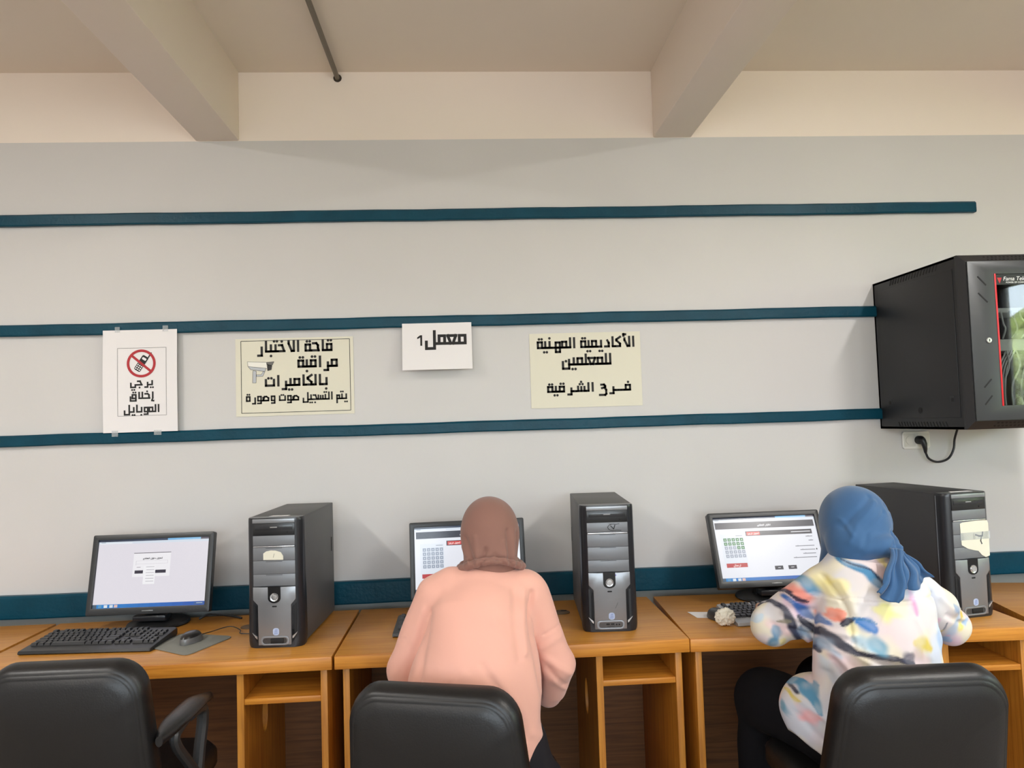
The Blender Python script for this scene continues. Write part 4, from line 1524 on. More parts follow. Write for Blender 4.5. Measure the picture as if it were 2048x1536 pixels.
# ------------------------------------------------------------------ swivel chairs
def chair(label, loc, rotz, recline=.16, wtop=.415, wbot=.455, zb=.50, zt=.88, arms=0.0, back_y=-.20):
    """facing +y; loc is the column's foot on the floor"""
    t = thing('swivel_chair', label, 'chair', loc, rotz)
    # backrest: rounded slab with piped seams, built upright then reclined about its lower edge
    H = zt - zb
    Hl = H / math.cos(recline)
    prof = [(.045, .052), (.022, .050), (.008, .042), (.001, .028), (0, .008), (.002, -.006), (.006, -.016), (.0125, -.0240), (.0140, -.0238), (.0160, -.0262), (.023, -.0300), (.0245, -.0297), (.0265, -.0315), (.05, -.0365), (.10, -.041), (.15, -.043)]
    loops = []
    for ins, y in prof:
        lp = rrect(1.0, 1.0, .1, 2)
        w, h = (wtop + wbot) / 2 - 2 * ins, Hl - 2 * ins
        lp = rrect(w, h, max(.085 - ins * .6, .03), 9, 0, Hl / 2)
        out = []
        for (x, z) in lp:
            v = z / Hl
            k = (wbot + (wtop - wbot) * v) / ((wtop + wbot) / 2)
            xx = x * k
            yy = y - .12 * xx * xx * -1.0 * 0.9 + .02 * math.sin(PI * min(max(v, 0), 1)) * (-1)
            out.append((xx, yy + .10 * xx * xx, z))
        loops.append(out)
    b = MB()
    b.rings(loops)
    o = b.build('backrest', M_LEATHER, t, 1.2)
    o.location = (0, back_y, zb)
    o.rotation_euler = (recline, 0, 0)
    # support bar from back to under the seat
    b = MB()
    q = Matrix.Rotation(recline, 3, 'X')
    top = Vector((0, back_y, zb)) + q @ Vector((0, -.050, .065))
    bot = Vector((0, back_y, zb)) + q @ Vector((0, -.060, .0))
    b.tube(smooth_path([top, bot, (0, back_y - .06, .42), (0, back_y - .01, .385), (0, -.02, .385)], 6), .018, 10)
    b.build('back_support', M_ARM, t)
    # seat cushion
    loops = []
    for ins, z in ((.05, .395), (.012, .398), (.0, .415), (.0, .445), (.012, .462), (.045, .470), (.12, .468)):
        loops.append([(x, y + .03, z + (.015 * (abs(y + 0) / .24) ** 2)) for x, y in rrect(.48 - 2 * ins, .47 - 2 * ins, .10 - ins * .5, 7)])
    MB().rings(loops).build('seat', M_LEATHER, t, 1.0)
    MB().lathe([(0, 0), (.028, 0), (.028, .20), (.02, .20), (.02, .315), (.05, .32), (.06, .335), (0, .335)], (0, 0, .06), (0, 0, 1), 20).build('gas_column', M_ARM, t)
    b = MB()
    for k in range(5):
        a = 2 * PI * k / 5 + .3
        d = Vector((math.cos(a), math.sin(a), 0))
        b.tube([d * .02 + Vector((0, 0, .10)), d * .15 + Vector((0, 0, .092)), d * .29 + Vector((0, 0, .072))], [.026, .021, .015], 10)
    b.build('star_base', M_ARM, t)
    for k in range(5):
        a = 2 * PI * k / 5 + .3
        d = Vector((math.cos(a), math.sin(a), 0))
        n = Vector((-d.y, d.x, 0))
        b = MB()
        for s in (-1, 1):
            b.lathe([(0, -.008), (.024, -.008), (.026, 0), (.024, .008), (0, .008)], d * .29 + n * s * .014 + Vector((0, 0, .026)), n, 16)
        b.tube([d * .29 + Vector((0, 0, .026)), d * .29 + Vector((0, 0, .07))], .007, 8)
        b.build('caster', M_BLACK, t)
    if arms:
        for s in (-1, 1):
            arm = MB()
            xs = s * arms
            # curved loop bracket
            path = smooth_path([(s * .18, .0, .40), (s * (arms - .02), .01, .41), (xs, .02, .45), (xs, .05, .53), (xs, .075, .60), (xs, .06, .640), (xs, -.03, .652)], 6)
            arm.tube(path, [.018] * len(path), 10)
            path = smooth_path([(xs, .02, .46), (xs, -.05, .53), (xs, -.12, .60), (xs, -.13, .635), (xs, -.06, .652)], 6)
            arm.tube(path, [.015] * len(path), 10)
            a = arm.build('armrest', M_ARM, t)
            loops = []
            for k in range(15):
                f = k / 14
                y = -.235 + f * .37
                w = .033 * (1 - abs(2 * f - 1) ** 4 * .7) * (1 + .15 * math.sin(PI * f))
                zc = .672 - .035 * max(0, f - .7) ** 1.2 * 3 - .012 * max(0, .25 - f) * 4
                loops.append([(xs + w * math.cos(c), y, zc + .014 * math.sin(c)) for c in [2 * PI * j / 14 for j in range(14)]])
            MB().rings(loops).build('arm_pad', M_LEATHER, a, 1.0)
    return t


chair('black swivel chair with an armrest showing, empty before the login screen', (-1.075, -.88, 0), -.02, arms=.235)
chair('black swivel chair under the person in the peach sweatshirt', (-.04, -1.03, 0), -.28, wtop=.44, wbot=.50, zb=.46, zt=.815)
chair('black swivel chair under the person in the floral blouse', (1.115, -1.10, 0), -.04, recline=.24, wtop=.42, wbot=.48, zb=.46, zt=.834)

# ------------------------------------------------------------------ people: smooth distance fields turned into meshes
class Field:
    def __init__(self, lo, hi, h):
        self.lo, self.h = np.array(lo, float), h
        self.n = np.ceil((np.array(hi) - self.lo) / h).astype(int) + 1
        self.d = np.full(self.n, 0.5, np.float32)

    def _block(self, lo, hi, mg):
        a = np.maximum(((np.array(lo) - mg - self.lo) / self.h).astype(int), 0)
        b = np.minimum(((np.array(hi) + mg - self.lo) / self.h).astype(int) + 2, self.n)
        ax = [self.lo[i] + self.h * np.arange(a[i], b[i]) for i in range(3)]
        X, Y, Z = np.meshgrid(*ax, indexing='ij')
        return tuple(slice(a[i], b[i]) for i in range(3)), X, Y, Z

    def _join(self, sl, dn, k):
        d0 = self.d[sl]
        if k > 0:
            hh = np.clip(.5 + .5 * (d0 - dn) / k, 0, 1)
            self.d[sl] = d0 * (1 - hh) + dn * hh - k * hh * (1 - hh)
        else:
            self.d[sl] = np.minimum(d0, dn)

    def cap(self, a, b, ra, rb=None, k=.03, flat=(1, 1, 1)):
        """tapered capsule; flat divides the radius along x, y, z"""
        rb = ra if rb is None else rb
        a, b, fl = np.array(a, float), np.array(b, float), np.array(flat, float)
        r = max(ra, rb)
        sl, X, Y, Z = self._block(np.minimum(a, b) - r, np.maximum(a, b) + r, k + .03)
        px, py, pz = (X - a[0]) * fl[0], (Y - a[1]) * fl[1], (Z - a[2]) * fl[2]
        v = (b - a) * fl
        L = max(v @ v, 1e-9)
        t = np.clip((px * v[0] + py * v[1] + pz * v[2]) / L, 0, 1)
        dn = np.sqrt((px - t * v[0]) ** 2 + (py - t * v[1]) ** 2 + (pz - t * v[2]) ** 2) - (ra + (rb - ra) * t)
        self._join(sl, dn.astype(np.float32), k)
        return self

    def chain(self, pts, rs, k=.03, flat=(1, 1, 1)):
        for i in range(len(pts) - 1):
            self.cap(pts[i], pts[i + 1], rs[i], rs[i + 1], k, flat)
        return self

    def ell(self, c, r, k=.03, rot=None):
        c, r = np.array(c, float), np.array(r, float)
        m = r.max()
        sl, X, Y, Z = self._block(c - m, c + m, k + .03)
        P = np.stack([X - c[0], Y - c[1], Z - c[2]], -1)
        if rot is not None:
            P = P @ np.array(rot)
        k0 = np.sqrt(((P / r) ** 2).sum(-1))
        k1 = np.sqrt(((P / r ** 2) ** 2).sum(-1)) + 1e-9
        self._join(sl, (k0 * (k0 - 1) / k1).astype(np.float32), k)
        return self

    def cut(self, point, normal, k=.0):
        """removes everything on the side the normal points to"""
        ax = [self.lo[i] + self.h * np.arange(self.n[i]) for i in range(3)]
        X, Y, Z = np.meshgrid(*ax, indexing='ij')
        n = np.array(normal, float)
        n /= np.linalg.norm(n)
        pl = (X - point[0]) * n[0] + (Y - point[1]) * n[1] + (Z - point[2]) * n[2]
        self.d = np.maximum(self.d, pl.astype(np.float32))
        return self

    def carve(self, c, r, k=.01):
        c, r = np.array(c, float), np.array(r, float)
        m = r.max()
        sl, X, Y, Z = self._block(c - m, c + m, k + .02)
        P = np.stack([X - c[0], Y - c[1], Z - c[2]], -1)
        k0 = np.sqrt(((P / r) ** 2).sum(-1))
        k1 = np.sqrt(((P / r ** 2) ** 2).sum(-1)) + 1e-9
        dn = -(k0 * (k0 - 1) / k1)
        d0 = self.d[sl]
        hh = np.clip(.5 - .5 * (d0 - dn) / k, 0, 1)
        self.d[sl] = d0 * (1 - hh) + dn * hh + k * hh * (1 - hh)
        return self

    def mesh(self):
        d, h = self.d, self.h
        s = d < 0
        c = [s[i:s.shape[0] - 1 + i, j:s.shape[1] - 1 + j, k:s.shape[2] - 1 + k] for i in (0, 1) for j in (0, 1) for k in (0, 1)]
        cnt = sum(x.astype(np.int8) for x in c)
        act = (cnt > 0) & (cnt < 8)
        ii = np.argwhere(act)
        idx = np.full(act.shape, -1, np.int64)
        idx[act] = np.arange(len(ii))
        acc = np.zeros((len(ii), 3))
        w = np.zeros(len(ii))
        cor = [(i, j, k) for i in (0, 1) for j in (0, 1) for k in (0, 1)]
        for a in range(8):
            for b2 in range(a + 1, 8):
                df = [abs(cor[a][q] - cor[b2][q]) for q in range(3)]
                if sum(df) != 1:
                    continue
                pa, pb = ii + cor[a], ii + cor[b2]
                da, db = d[tuple(pa.T)], d[tuple(pb.T)]
                m = (da < 0) != (db < 0)
                t = da / np.where(m, da - db, 1)
                acc[m] += (pa + (pb - pa) * t[:, None])[m]
                w[m] += 1
        V = acc / w[:, None] * h + self.lo
        F = []
        for ax in range(3):
            u, v = [q for q in range(3) if q != ax]
            sl0 = [slice(None)] * 3
            sl1 = [slice(None)] * 3
            sl0[ax] = slice(0, -1)
            sl1[ax] = slice(1, None)
            e = s[tuple(sl0)] != s[tuple(sl1)]
            p = np.argwhere(e)
            p = p[(p[:, u] > 0) & (p[:, v] > 0) & (p[:, u] < act.shape[u]) & (p[:, v] < act.shape[v])]
            q = []
            for (du, dv) in ((0, 0), (-1, 0), (-1, -1), (0, -1)):
                r = p.copy()
                r[:, u] += du
                r[:, v] += dv
                q.append(idx[tuple(r.T)])
            q = np.stack(q, 1)
            inside = s[tuple(p.T)]
            if ax == 1:
                inside = ~inside
            q[~inside] = q[~inside][:, ::-1]
            F.append(q)
        F = np.concatenate(F)
        return V, F[(F >= 0).all(1)]


def seg_dist(P, pts):
    """distance to a polyline and the running parameter"""
    pts = np.array(pts, float)
    best = np.full(len(P), 9.0)
    for a, b in zip(pts[:-1], pts[1:]):
        v = b - a
        t = np.clip(((P - a) @ v) / (v @ v), 0, 1)
        dd = np.linalg.norm(P - a - t[:, None] * v, axis=1)
        best = np.minimum(best, dd)
    return best


def field_mesh(name, F, mats, parent, folds=(), wave=None, relax=4, colour=None, extra=None):
    V, Q = F.mesh()
    E = np.unique(np.sort(np.concatenate([Q[:, [0, 1]], Q[:, [1, 2]], Q[:, [2, 3]], Q[:, [3, 0]]]), 1), axis=0)
    deg = np.bincount(E.ravel(), minlength=len(V)).astype(float)

    def smooth(V, n):
        for _ in range(n):
            for lam in (.55, -.5):
                S = np.zeros_like(V)
                np.add.at(S, E[:, 0], V[E[:, 1]])
                np.add.at(S, E[:, 1], V[E[:, 0]])
                V = V + lam * (S / deg[:, None] - V)
        return V
    V = smooth(V, relax)
    org = np.array(parent.matrix_world.translation) if parent is not None else np.zeros(3)
    me = bpy.data.meshes.new(name)
    me.from_pydata((V - org).tolist(), [], Q.tolist())
    me.update()
    if len(folds) or wave is not None or extra is not None:
        N = np.zeros(len(V) * 3, np.float32)
        me.vertices.foreach_get('normal', N)
        N = N.reshape(-1, 3)
        off = np.zeros(len(V))
        back = np.clip(-N[:, 1] * 3 + .2, 0, 1)
        Vf = V * np.array([1, 0, 1])
        for pts, width, amp in folds:
            off += back * amp * np.exp(-(seg_dist(Vf, [(p[0], 0, p[2]) for p in pts]) / width) ** 2)
        if wave is not None:
            sc, am = wave
            off += np.array([am * noise.noise(Vector((p[0] * sc[0], p[1] * sc[1], p[2] * sc[2]))) for p in V])
        if extra is not None:
            off += extra(V)
        V = V + N * off[:, None]
        V = smooth(V, 1)
        me.vertices.foreach_set('co', (V - org).astype(np.float32).ravel())
        me.update()
    if colour is not None:
        at = me.attributes.new('Col', 'FLOAT_COLOR', 'POINT')
        at.data.foreach_set('color', colour(V).astype(np.float32).ravel())
    return link_mesh(name, me, mats, parent, 3)


def hand(F, wrist, dirv, up, side, curl=.5, L=.175):
    """palm, four unequal bent fingers and a thumb; side = +1 when the thumb is on the 'across' side"""
    w, d, u = Vector(wrist), Vector(dirv).normalized(), Vector(up).normalized()
    u = (u - d * u.dot(d)).normalized()
    a = d.cross(u) * side
    pl = L * .50
    for s in (-.026, -.009, .009, .026):
        F.cap(w + a * s * .55, w + d * pl + a * s, .014, .0125, k=.012)
    for i, (s, f) in enumerate(((.028, .40), (.0095, .46), (-.0095, .43), (-.027, .34))):
        p = w + d * pl + a * s
        ln = L * f
        ang = .25 * curl
        for j, q in enumerate((.45, .32, .25)):
            e = p + (d * math.cos(ang) - u * math.sin(ang)) * ln * q
            F.cap(p, e, .0092 - .0008 * j, .0086 - .0008 * j, k=.004)
            p = e
            ang += .55 * curl
    p = w + d * pl * .22 + a * .026
    e = p + (d * .75 + a * .62 - u * .2).normalized() * L * .20
    F.cap(p, e, .0125, .0105, k=.012)
    F.cap(e, e + (d * .92 + a * .2 - u * .25).normalized() * L * .17, .0100, .0085, k=.004)


def head(F, c, fwd, up, s=1.0):
    """skull, jaw, nose, lips, eye sockets and ears; fwd is where the face looks"""
    f, u = Vector(fwd).normalized(), Vector(up).normalized()
    u = (u - f * u.dot(f)).normalized()
    r = f.cross(u)
    M = np.array([list(r), list(f), list(u)]).T
    c = Vector(c)
    F.ell(c, (.072 * s, .090 * s, .098 * s), k=.02, rot=M)
    F.ell(c + f * .020 * s - u * .05 * s, (.056 * s, .066 * s, .062 * s), k=.03, rot=M)
    F.ell(c + f * .060 * s - u * .092 * s, (.022 * s, .020 * s, .018 * s), k=.02, rot=M)
    F.cap(c + f * .088 * s + u * .004 * s, c + f * .104 * s - u * .030 * s, .007 * s, .011 * s, k=.012)
    F.cap(c + f * .084 * s - u * .062 * s - r * .018 * s, c + f * .084 * s - u * .062 * s + r * .018 * s, .007 * s, k=.006)
    for q in (-1, 1):
        F.carve(c + f * .092 * s + r * .031 * s * q + u * .006 * s, (.018 * s, .014 * s, .012 * s), k=.012)
        F.ell(c + f * .073 * s + r * .031 * s * q + u * .004 * s, (.013 * s, .013 * s, .012 * s), k=.003)
        F.ell(c + r * .074 * s * q - u * .01 * s, (.010 * s, .018 * s, .030 * s), k=.008, rot=M)


M_SKIN = mat('skin', (206, 160, 132), .55, var=(20, .04))

# ---- person in the peach sweatshirt ------------------------------------------------
p1 = thing('person', 'person seen from behind in a peach sweatshirt and brown headscarf, leaning towards a monitor', 'person', (0.0, -1.0, 0.0))
bpy.context.view_layer.update()
SH1L, SH1R = (-.105, -.890, .955), (.165, -.890, .940)
EL1L, EL1R = (-.205, -.875, .740), (.243, -.880, .738)
WR1L, WR1R = (-.130, -.640, .795), (.232, -.790, .605)
F = Field((-.40, -1.30, -.02), (.42, -.30, 1.30), .0062)
head(F, (.060, -.800, 1.135), (0.02, .92, -.35), (0, .35, .92), .93)
F.cap((.058, -.835, 1.08), (.045, -.88, .98), .05, .055)
F.chain([(.045, -.92, .89), (.02, -.96, .81), (.0, -1.00, .68), (-.005, -1.0, .55)], [.105, .125, .13, .155], k=.05, flat=(1, 1.5, 1))
F.chain([SH1L, EL1L, WR1L], [.046, .038, .026])
F.chain([SH1R, EL1R, WR1R], [.046, .038, .026])
F.cap(SH1L, SH1R, .042, k=.03)
hand(F, WR1L, (.20, 1, -.08), (0, 0, 1), 1, .55)
hand(F, WR1R, (-.35, .8, -.12), (.5, 0, 1), -1, .6)
for s, kx in ((-1, -.12), (1, .12)):
    F.chain([(s * .085, -1.0, .545), (kx, -.62, .545), (kx, -.60, .12)], [.075, .055, .036], k=.04)
    F.cap((kx, -.60, .08), (kx + s * .012, -.49, .045), .030, .024)
body1 = field_mesh('body', F, M_SKIN, p1)

# sweatshirt
F = Field((-.42, -1.34, .40), (.46, -.50, 1.12), .0052)
F.chain([(.048, -.910, .925), (.022, -.960, .86), (.0, -1.000, .72), (-.008, -1.02, .575)], [.118, .150, .184, .196], k=.05, flat=(1, 1.25, 1))
F.cap((-.065, -.900, .980), (.155, -.900, .968), .064, k=.04)
F.chain([SH1L, EL1L, (-.135, -.665, .797)], [.070, .060, .042], k=.018)
F.chain([SH1R, EL1R, (.235, -.812, .618)], [.070, .060, .040], k=.014)
F.cap((.262, -.885, .735), (.248, -.835, .640), .042, .036, k=.015)
F.cut((0, 0, .485), (0.12, .1, -1))
folds = [([(.176, 0, .97), (.164, 0, .907), (.169, 0, .855), (.181, 0, .78), (.197, 0, .701), (.194, 0, .624)], .009, -.012),
         ([(.150, 0, .98), (.138, 0, .90), (.142, 0, .83)], .010, .006),
         ([(.120, 0, .98), (.118, 0, .90), (.128, 0, .82)], .010, -.005),
         ([(-.125, 0, .93), (-.150, 0, .84), (-.160, 0, .74)], .010, -.008),
         ([(-.150, 0, .93), (-.180, 0, .84)], .012, .004),
         ([(.209, 0, .843), (.235, 0, .852), (.262, 0, .862)], .0035, -.004),
         ([(-.205, 0, .845), (-.235, 0, .835)], .0035, -.003),
         ([(.19, 0, .80), (.26, 0, .83)], .010, .004),
         ([(.215, 0, .77), (.285, 0, .72)], .010, .006),
         ([(.22, 0, .74), (.27, 0, .68)], .008, -.006),
         ([(.24, 0, .70), (.275, 0, .66)], .008, .004),
         ([(.05, 0, .80), (.12, 0, .71), (.17, 0, .60)], .014, .005),
         ([(.02, 0, .82), (.09, 0, .72), (.13, 0, .62)], .010, -.004),
         ([(-.03, 0, .80), (-.10, 0, .72)], .014, .004),
         ([(-.07, 0, .77), (-.14, 0, .70)], .010, -.005),
         ([(.06, 0, .92), (.10, 0, .86)], .012, .003),
         ([(.15, 0, .62), (.20, 0, .58)], .010, .004)]
field_mesh('sweatshirt', F, mat('peach_fleece', (227, 171, 154), .85, spec=.2, sheen=.25, bump=(700, .12, .0006)), p1, folds, wave=((11, 9, 7), .007))

# headscarf with the rolled band at the nape
F = Field((-.14, -1.08, .84), (.26, -.62, 1.27), .0042)
F.ell((.060, -.815, 1.137), (.0880, .112, .105), k=.02)
F.ell((.060, -.815, 1.157), (.076, .095, .0785), k=.03)
F.cap((.060, -.850, 1.12), (.059, -.880, 1.050), .083, .083, k=.03, flat=(1, 1.1, 1))
F.cap((.060, -.78, 1.05), (.055, -.765, .93), .075, .085, k=.04, flat=(1, 1.3, 1))
ringp = [(.059 + .096 * math.cos(a), -.885 + .084 * math.sin(a), 1.052 - .016 * math.cos(2 * a) + .004 * -math.sin(a)) for a in np.linspace(0, 2 * PI, 22)]
F.chain(ringp, [.0105] * 22, k=.008)
fo = []
for (xa, za, xb, zb, wd, am) in ((.004, 1.060, -.018, 1.13, .007, -.007), (.016, 1.060, .012, 1.135, .007, .004), (.026, 1.062, .042, 1.10, .007, -.009),
                                 (.095, 1.062, .070, 1.085, .008, -.007), (.106, 1.060, .098, 1.12, .006, .005), (.117, 1.058, .112, 1.15, .006, -.006), (.128, 1.058, .130, 1.15, .006, .004), (.138, 1.06, .140, 1.14, .005, -.004),
                                 (-.008, 1.062, -.026, 1.10, .005, .004), (-.02, 1.072, .06, 1.080, .0035, -.003), (.06, 1.080, .145, 1.066, .0035, -.003)):
    yb = lambda x, z: -.815 - .112 * math.sqrt(max(.02, 1 - ((x - .06) / .092) ** 2)) - (.02 if z < 1.09 else 0)
    fo.append(([(xa, yb(xa, za), za), ((xa + xb) / 2, yb((xa + xb) / 2, (za + zb) / 2), (za + zb) / 2), (xb, yb(xb, zb), zb)], wd, am))
field_mesh('headscarf', F, mat('brown_jersey', (136, 99, 88), .8, spec=.2, sheen=.2, bump=(900, .1, .0005)), p1, fo, wave=((9, 9, 5), .0025))

# trousers and shoes
F = Field((-.36, -1.30, .02), (.36, -.40, .76), .007)
F.cap((-.06, -1.02, .55), (.05, -1.02, .55), .150, k=.04, flat=(1, 1.2, 1.25))
for s, kx in ((-1, -.12), (1, .12)):
    F.chain([(s * .09, -1.0, .548), (kx, -.62, .548), (kx, -.60, .12)], [.092, .072, .058], k=.04)
F.cap((.15, -1.06, .52), (.205, -1.02, .47), .05, .04, k=.04)
field_mesh('trousers', F, mat('charcoal_cloth', (30, 27, 31), .85, spec=.25), p1, wave=((9, 9, 9), .006))
for s in (-1, 1):
    F = Field((s * .12 - .08, -.72, -.005), (s * .12 + .08, -.36, .14), .005)
    F.cap((s * .12, -.615, .045), (s * .13, -.45, .038), .042, .036)
    F.cap((s * .12, -.60, .06), (s * .12, -.60, .10), .045, .04)
    F.cut((0, 0, .002), (0, 0, -1))
    field_mesh('shoe', F, mat('shoe_dark', (36, 33, 34), .5), p1)

# ---- person in the floral blouse ---------------------------------------------------
p2 = thing('person', 'person seen from behind in a floral watercolour blouse and blue headscarf, elbows on the desk', 'person', (1.16, -1.05, 0.0))
bpy.context.view_layer.update()
SH2L, SH2R = (1.060, -.985, .950), (1.315, -.985, .930)
EL2L, EL2R = (.932, -.885, .822), (1.500, -.900, .797)
WR2L, WR2R = (1.030, -.635, .800), (1.430, -.640, .795)
F = Field((.68, -1.40, -.02), (1.66, -.32, 1.32), .0065)
head(F, (1.180, -.945, 1.140), (-.06, .90, -.42), (0, .42, .9), .96)
F.cap((1.178, -.975, 1.08), (1.18, -1.01, .99), .05, .055)
F.chain([(1.175, -1.01, .89), (1.17, -1.05, .80), (1.155, -1.08, .67), (1.150, -1.07, .55)], [.105, .125, .13, .150], k=.05, flat=(1, 1.5, 1))
F.chain([SH2L, EL2L, WR2L], [.046, .038, .026])
F.chain([SH2R, EL2R, WR2R], [.046, .038, .026])
F.cap(SH2L, SH2R, .042, k=.03)
hand(F, WR2L, (.25, 1, -.10), (0, 0, 1), 1, .6)
hand(F, WR2R, (-.25, 1, -.10), (0, 0, 1), -1, .6)
LEG2 = (((1.06, -1.08, .55), (.95, -.74, .55), (.93, -.68, .12), (.92, -.52, .055)), ((1.22, -1.08, .55), (1.20, -.64, .55), (1.21, -.62, .12), (1.22, -.46, .055)))
for hp, kn, an, to in LEG2:
    F.chain([hp, kn, an], [.075, .055, .036], k=.04)
    F.cap((an[0], an[1], .08), (an[0] * .3 + to[0] * .7, an[1] * .3 + to[1] * .7, .045), .030, .024)
field_mesh('body', F, M_SKIN, p2)

# blouse, patterned with washed blots of colour in the cloth
BASE = [np.array(lin(c)[:3]) for c in ((222, 217, 217), (228, 206, 205), (202, 211, 230), (230, 221, 196))]
BLOTS = []


def blot(pts, w, rgb, soft=.4, a=.95):
    BLOTS.append(([np.array(p, float) for p in pts], w, np.array(lin(rgb)[:3]), soft, a))


blot([(0.968, -1.2, 0.909)], 0.0378, (214, 160, 196), 0.9, 0.7)
blot([(1.056, -1.2, 0.986), (1.014, -1.2, 0.977)], 0.0277, (238, 222, 130), 0.9, 0.85)
blot([(1.138, -1.2, 0.936), (1.132, -1.2, 0.911)], 0.0378, (240, 230, 120), 0.8, 0.9)
blot([(1.111, -1.12, 1.076), (1.083, -1.12, 1.072)], 0.0157, (240, 150, 160), 0.8, 0.8)
blot([(1.18, -1.12, 1.076), (1.182, -1.12, 1.031)], 0.0157, (240, 220, 110), 0.7, 0.85)
blot([(1.157, -1.12, 1.027)], 0.0315, (242, 200, 200), 0.9, 0.8)
blot([(1.218, -1.2, 0.978), (1.217, -1.2, 0.918)], 0.0111, (240, 130, 186), 0.9, 0.75)
blot([(1.325, -1.1, 0.925), (1.345, -1.1, 0.886)], 0.0159, (238, 150, 190), 0.9, 0.7)
blot([(1.31, -1.1, 0.867), (1.333, -1.1, 0.791)], 0.0318, (160, 194, 238), 0.8, 0.75)
blot([(1.471, -0.95, 0.842), (1.454, -0.95, 0.769)], 0.0255, (170, 200, 240), 0.8, 0.7)
blot([(1.484, -0.95, 0.768)], 0.0284, (232, 190, 214), 0.8, 0.7)
blot([(1.133, -1.12, 0.985), (1.299, -1.12, 0.978)], 0.0262, (206, 220, 240), 0.9, 0.6)
blot([(0.912, -0.95, 0.835), (0.947, -0.95, 0.822)], 0.0312, (238, 196, 196), 0.9, 0.8)
blot([(1.056, -0.95, 0.884), (1.043, -0.95, 0.862)], 0.0227, (236, 226, 150), 0.9, 0.7)
blot([(1.004, -1.2, 0.797), (1.049, -1.2, 0.755)], 0.0303, (224, 190, 206), 0.9, 0.7)
blot([(0.986, -1.15, 0.782), (1.004, -1.15, 0.73)], 0.0233, (196, 212, 236), 0.9, 0.7)
blot([(1.183, -1.2, 0.803), (1.236, -1.2, 0.795)], 0.0252, (226, 196, 210), 0.9, 0.7)
blot([(1.084, -1.12, 1.043), (1.113, -1.12, 1.023), (1.152, -1.12, 0.985)], 0.0157, (64, 132, 176), 0.35, 0.95)
blot([(1.087, -1.12, 1.045), (1.13, -1.12, 1.028), (1.157, -1.12, 0.982)], 0.0042, (36, 50, 80), 0.6, 0.9)
blot([(0.972, -1.05, 1.016), (1.003, -1.05, 1.009)], 0.0130, (96, 160, 198), 0.5, 0.9)
blot([(0.984, -1.1, 0.988), (1.004, -1.1, 0.966), (0.993, -1.1, 0.95)], 0.0180, (74, 146, 188), 0.6, 0.9)
blot([(0.979, -0.95, 0.936)], 0.0193, (236, 146, 130), 0.4, 0.9)
blot([(0.955, -0.95, 0.931), (0.987, -0.95, 0.924)], 0.0068, (28, 34, 60), 0.4, 0.95)
blot([(0.952, -0.95, 0.917), (0.98, -0.95, 0.899), (1.003, -0.95, 0.878)], 0.0159, (34, 96, 168), 0.45, 0.95)
blot([(0.922, -0.95, 0.908), (0.94, -0.95, 0.867), (0.968, -0.95, 0.826), (0.984, -0.95, 0.798)], 0.0113, (28, 34, 62), 0.4, 0.95)
blot([(0.977, -0.95, 0.843), (0.987, -0.95, 0.809)], 0.0170, (54, 72, 104), 0.7, 0.8)
blot([(0.916, -0.9, 0.781)], 0.0174, (84, 136, 164), 0.35, 0.9)
blot([(0.893, -0.9, 0.857), (0.877, -0.9, 0.834)], 0.0081, (180, 206, 226), 0.7, 0.8)
blot([(1.017, -1.2, 0.897), (1.039, -1.2, 0.913)], 0.0192, (240, 146, 124), 0.35, 0.95)
blot([(1.03, -1.2, 0.883), (1.057, -1.2, 0.897)], 0.0096, (26, 30, 56), 0.3, 0.97)
blot([(1.067, -1.2, 0.889), (1.098, -1.2, 0.878)], 0.0192, (36, 116, 190), 0.5, 0.95)
blot([(1.052, -1.2, 0.9), (1.104, -1.2, 0.892)], 0.0040, (60, 120, 170), 0.5, 0.9)
blot([(0.966, -1.2, 0.876), (0.991, -1.2, 0.853), (1.021, -1.2, 0.829), (1.052, -1.2, 0.815)], 0.0111, (28, 34, 62), 0.35, 0.95)
blot([(1.047, -1.2, 0.815), (1.099, -1.2, 0.812), (1.147, -1.2, 0.807), (1.178, -1.2, 0.796)], 0.0091, (30, 34, 60), 0.4, 0.95)
blot([(1.054, -1.2, 0.845), (1.09, -1.2, 0.833)], 0.0227, (150, 190, 214), 0.8, 0.8)
blot([(1.106, -1.2, 0.837)], 0.0232, (86, 148, 176), 0.5, 0.9)
blot([(1.162, -1.2, 0.804), (1.184, -1.2, 0.813)], 0.0151, (60, 66, 92), 0.8, 0.8)
blot([(1.202, -1.2, 0.842), (1.239, -1.2, 0.836), (1.253, -1.2, 0.82)], 0.0192, (214, 190, 74), 0.55, 0.9)
blot([(1.211, -1.2, 0.822)], 0.0202, (190, 160, 130), 0.9, 0.6)
blot([(1.49, -0.95, 0.859), (1.502, -0.95, 0.852)], 0.0147, (222, 190, 72), 0.4, 0.95)
blot([(1.496, -0.95, 0.813)], 0.0136, (236, 214, 100), 0.5, 0.9)
blot([(1.423, -1.0, 0.802), (1.419, -1.0, 0.835)], 0.0039, (44, 56, 90), 0.5, 0.8)
blot([(0.922, -1.15, 0.831), (0.925, -1.15, 0.795)], 0.0145, (96, 148, 184), 0.6, 0.9)
blot([(0.946, -1.15, 0.779), (0.949, -1.15, 0.794)], 0.0124, (226, 206, 96), 0.7, 0.85)
blot([(0.973, -1.15, 0.839), (1.009, -1.15, 0.806)], 0.0155, (130, 160, 190), 0.8, 0.8)
blot([(0.92, -1.15, 0.852), (0.947, -1.15, 0.858)], 0.0052, (110, 100, 60), 0.6, 0.8)
blot([(0.928, -1.15, 0.744), (0.921, -1.15, 0.714)], 0.0227, (84, 146, 174), 0.6, 0.9)
blot([(0.897, -1.15, 0.72), (0.912, -1.15, 0.699), (0.937, -1.15, 0.672)], 0.0124, (28, 34, 62), 0.45, 0.95)
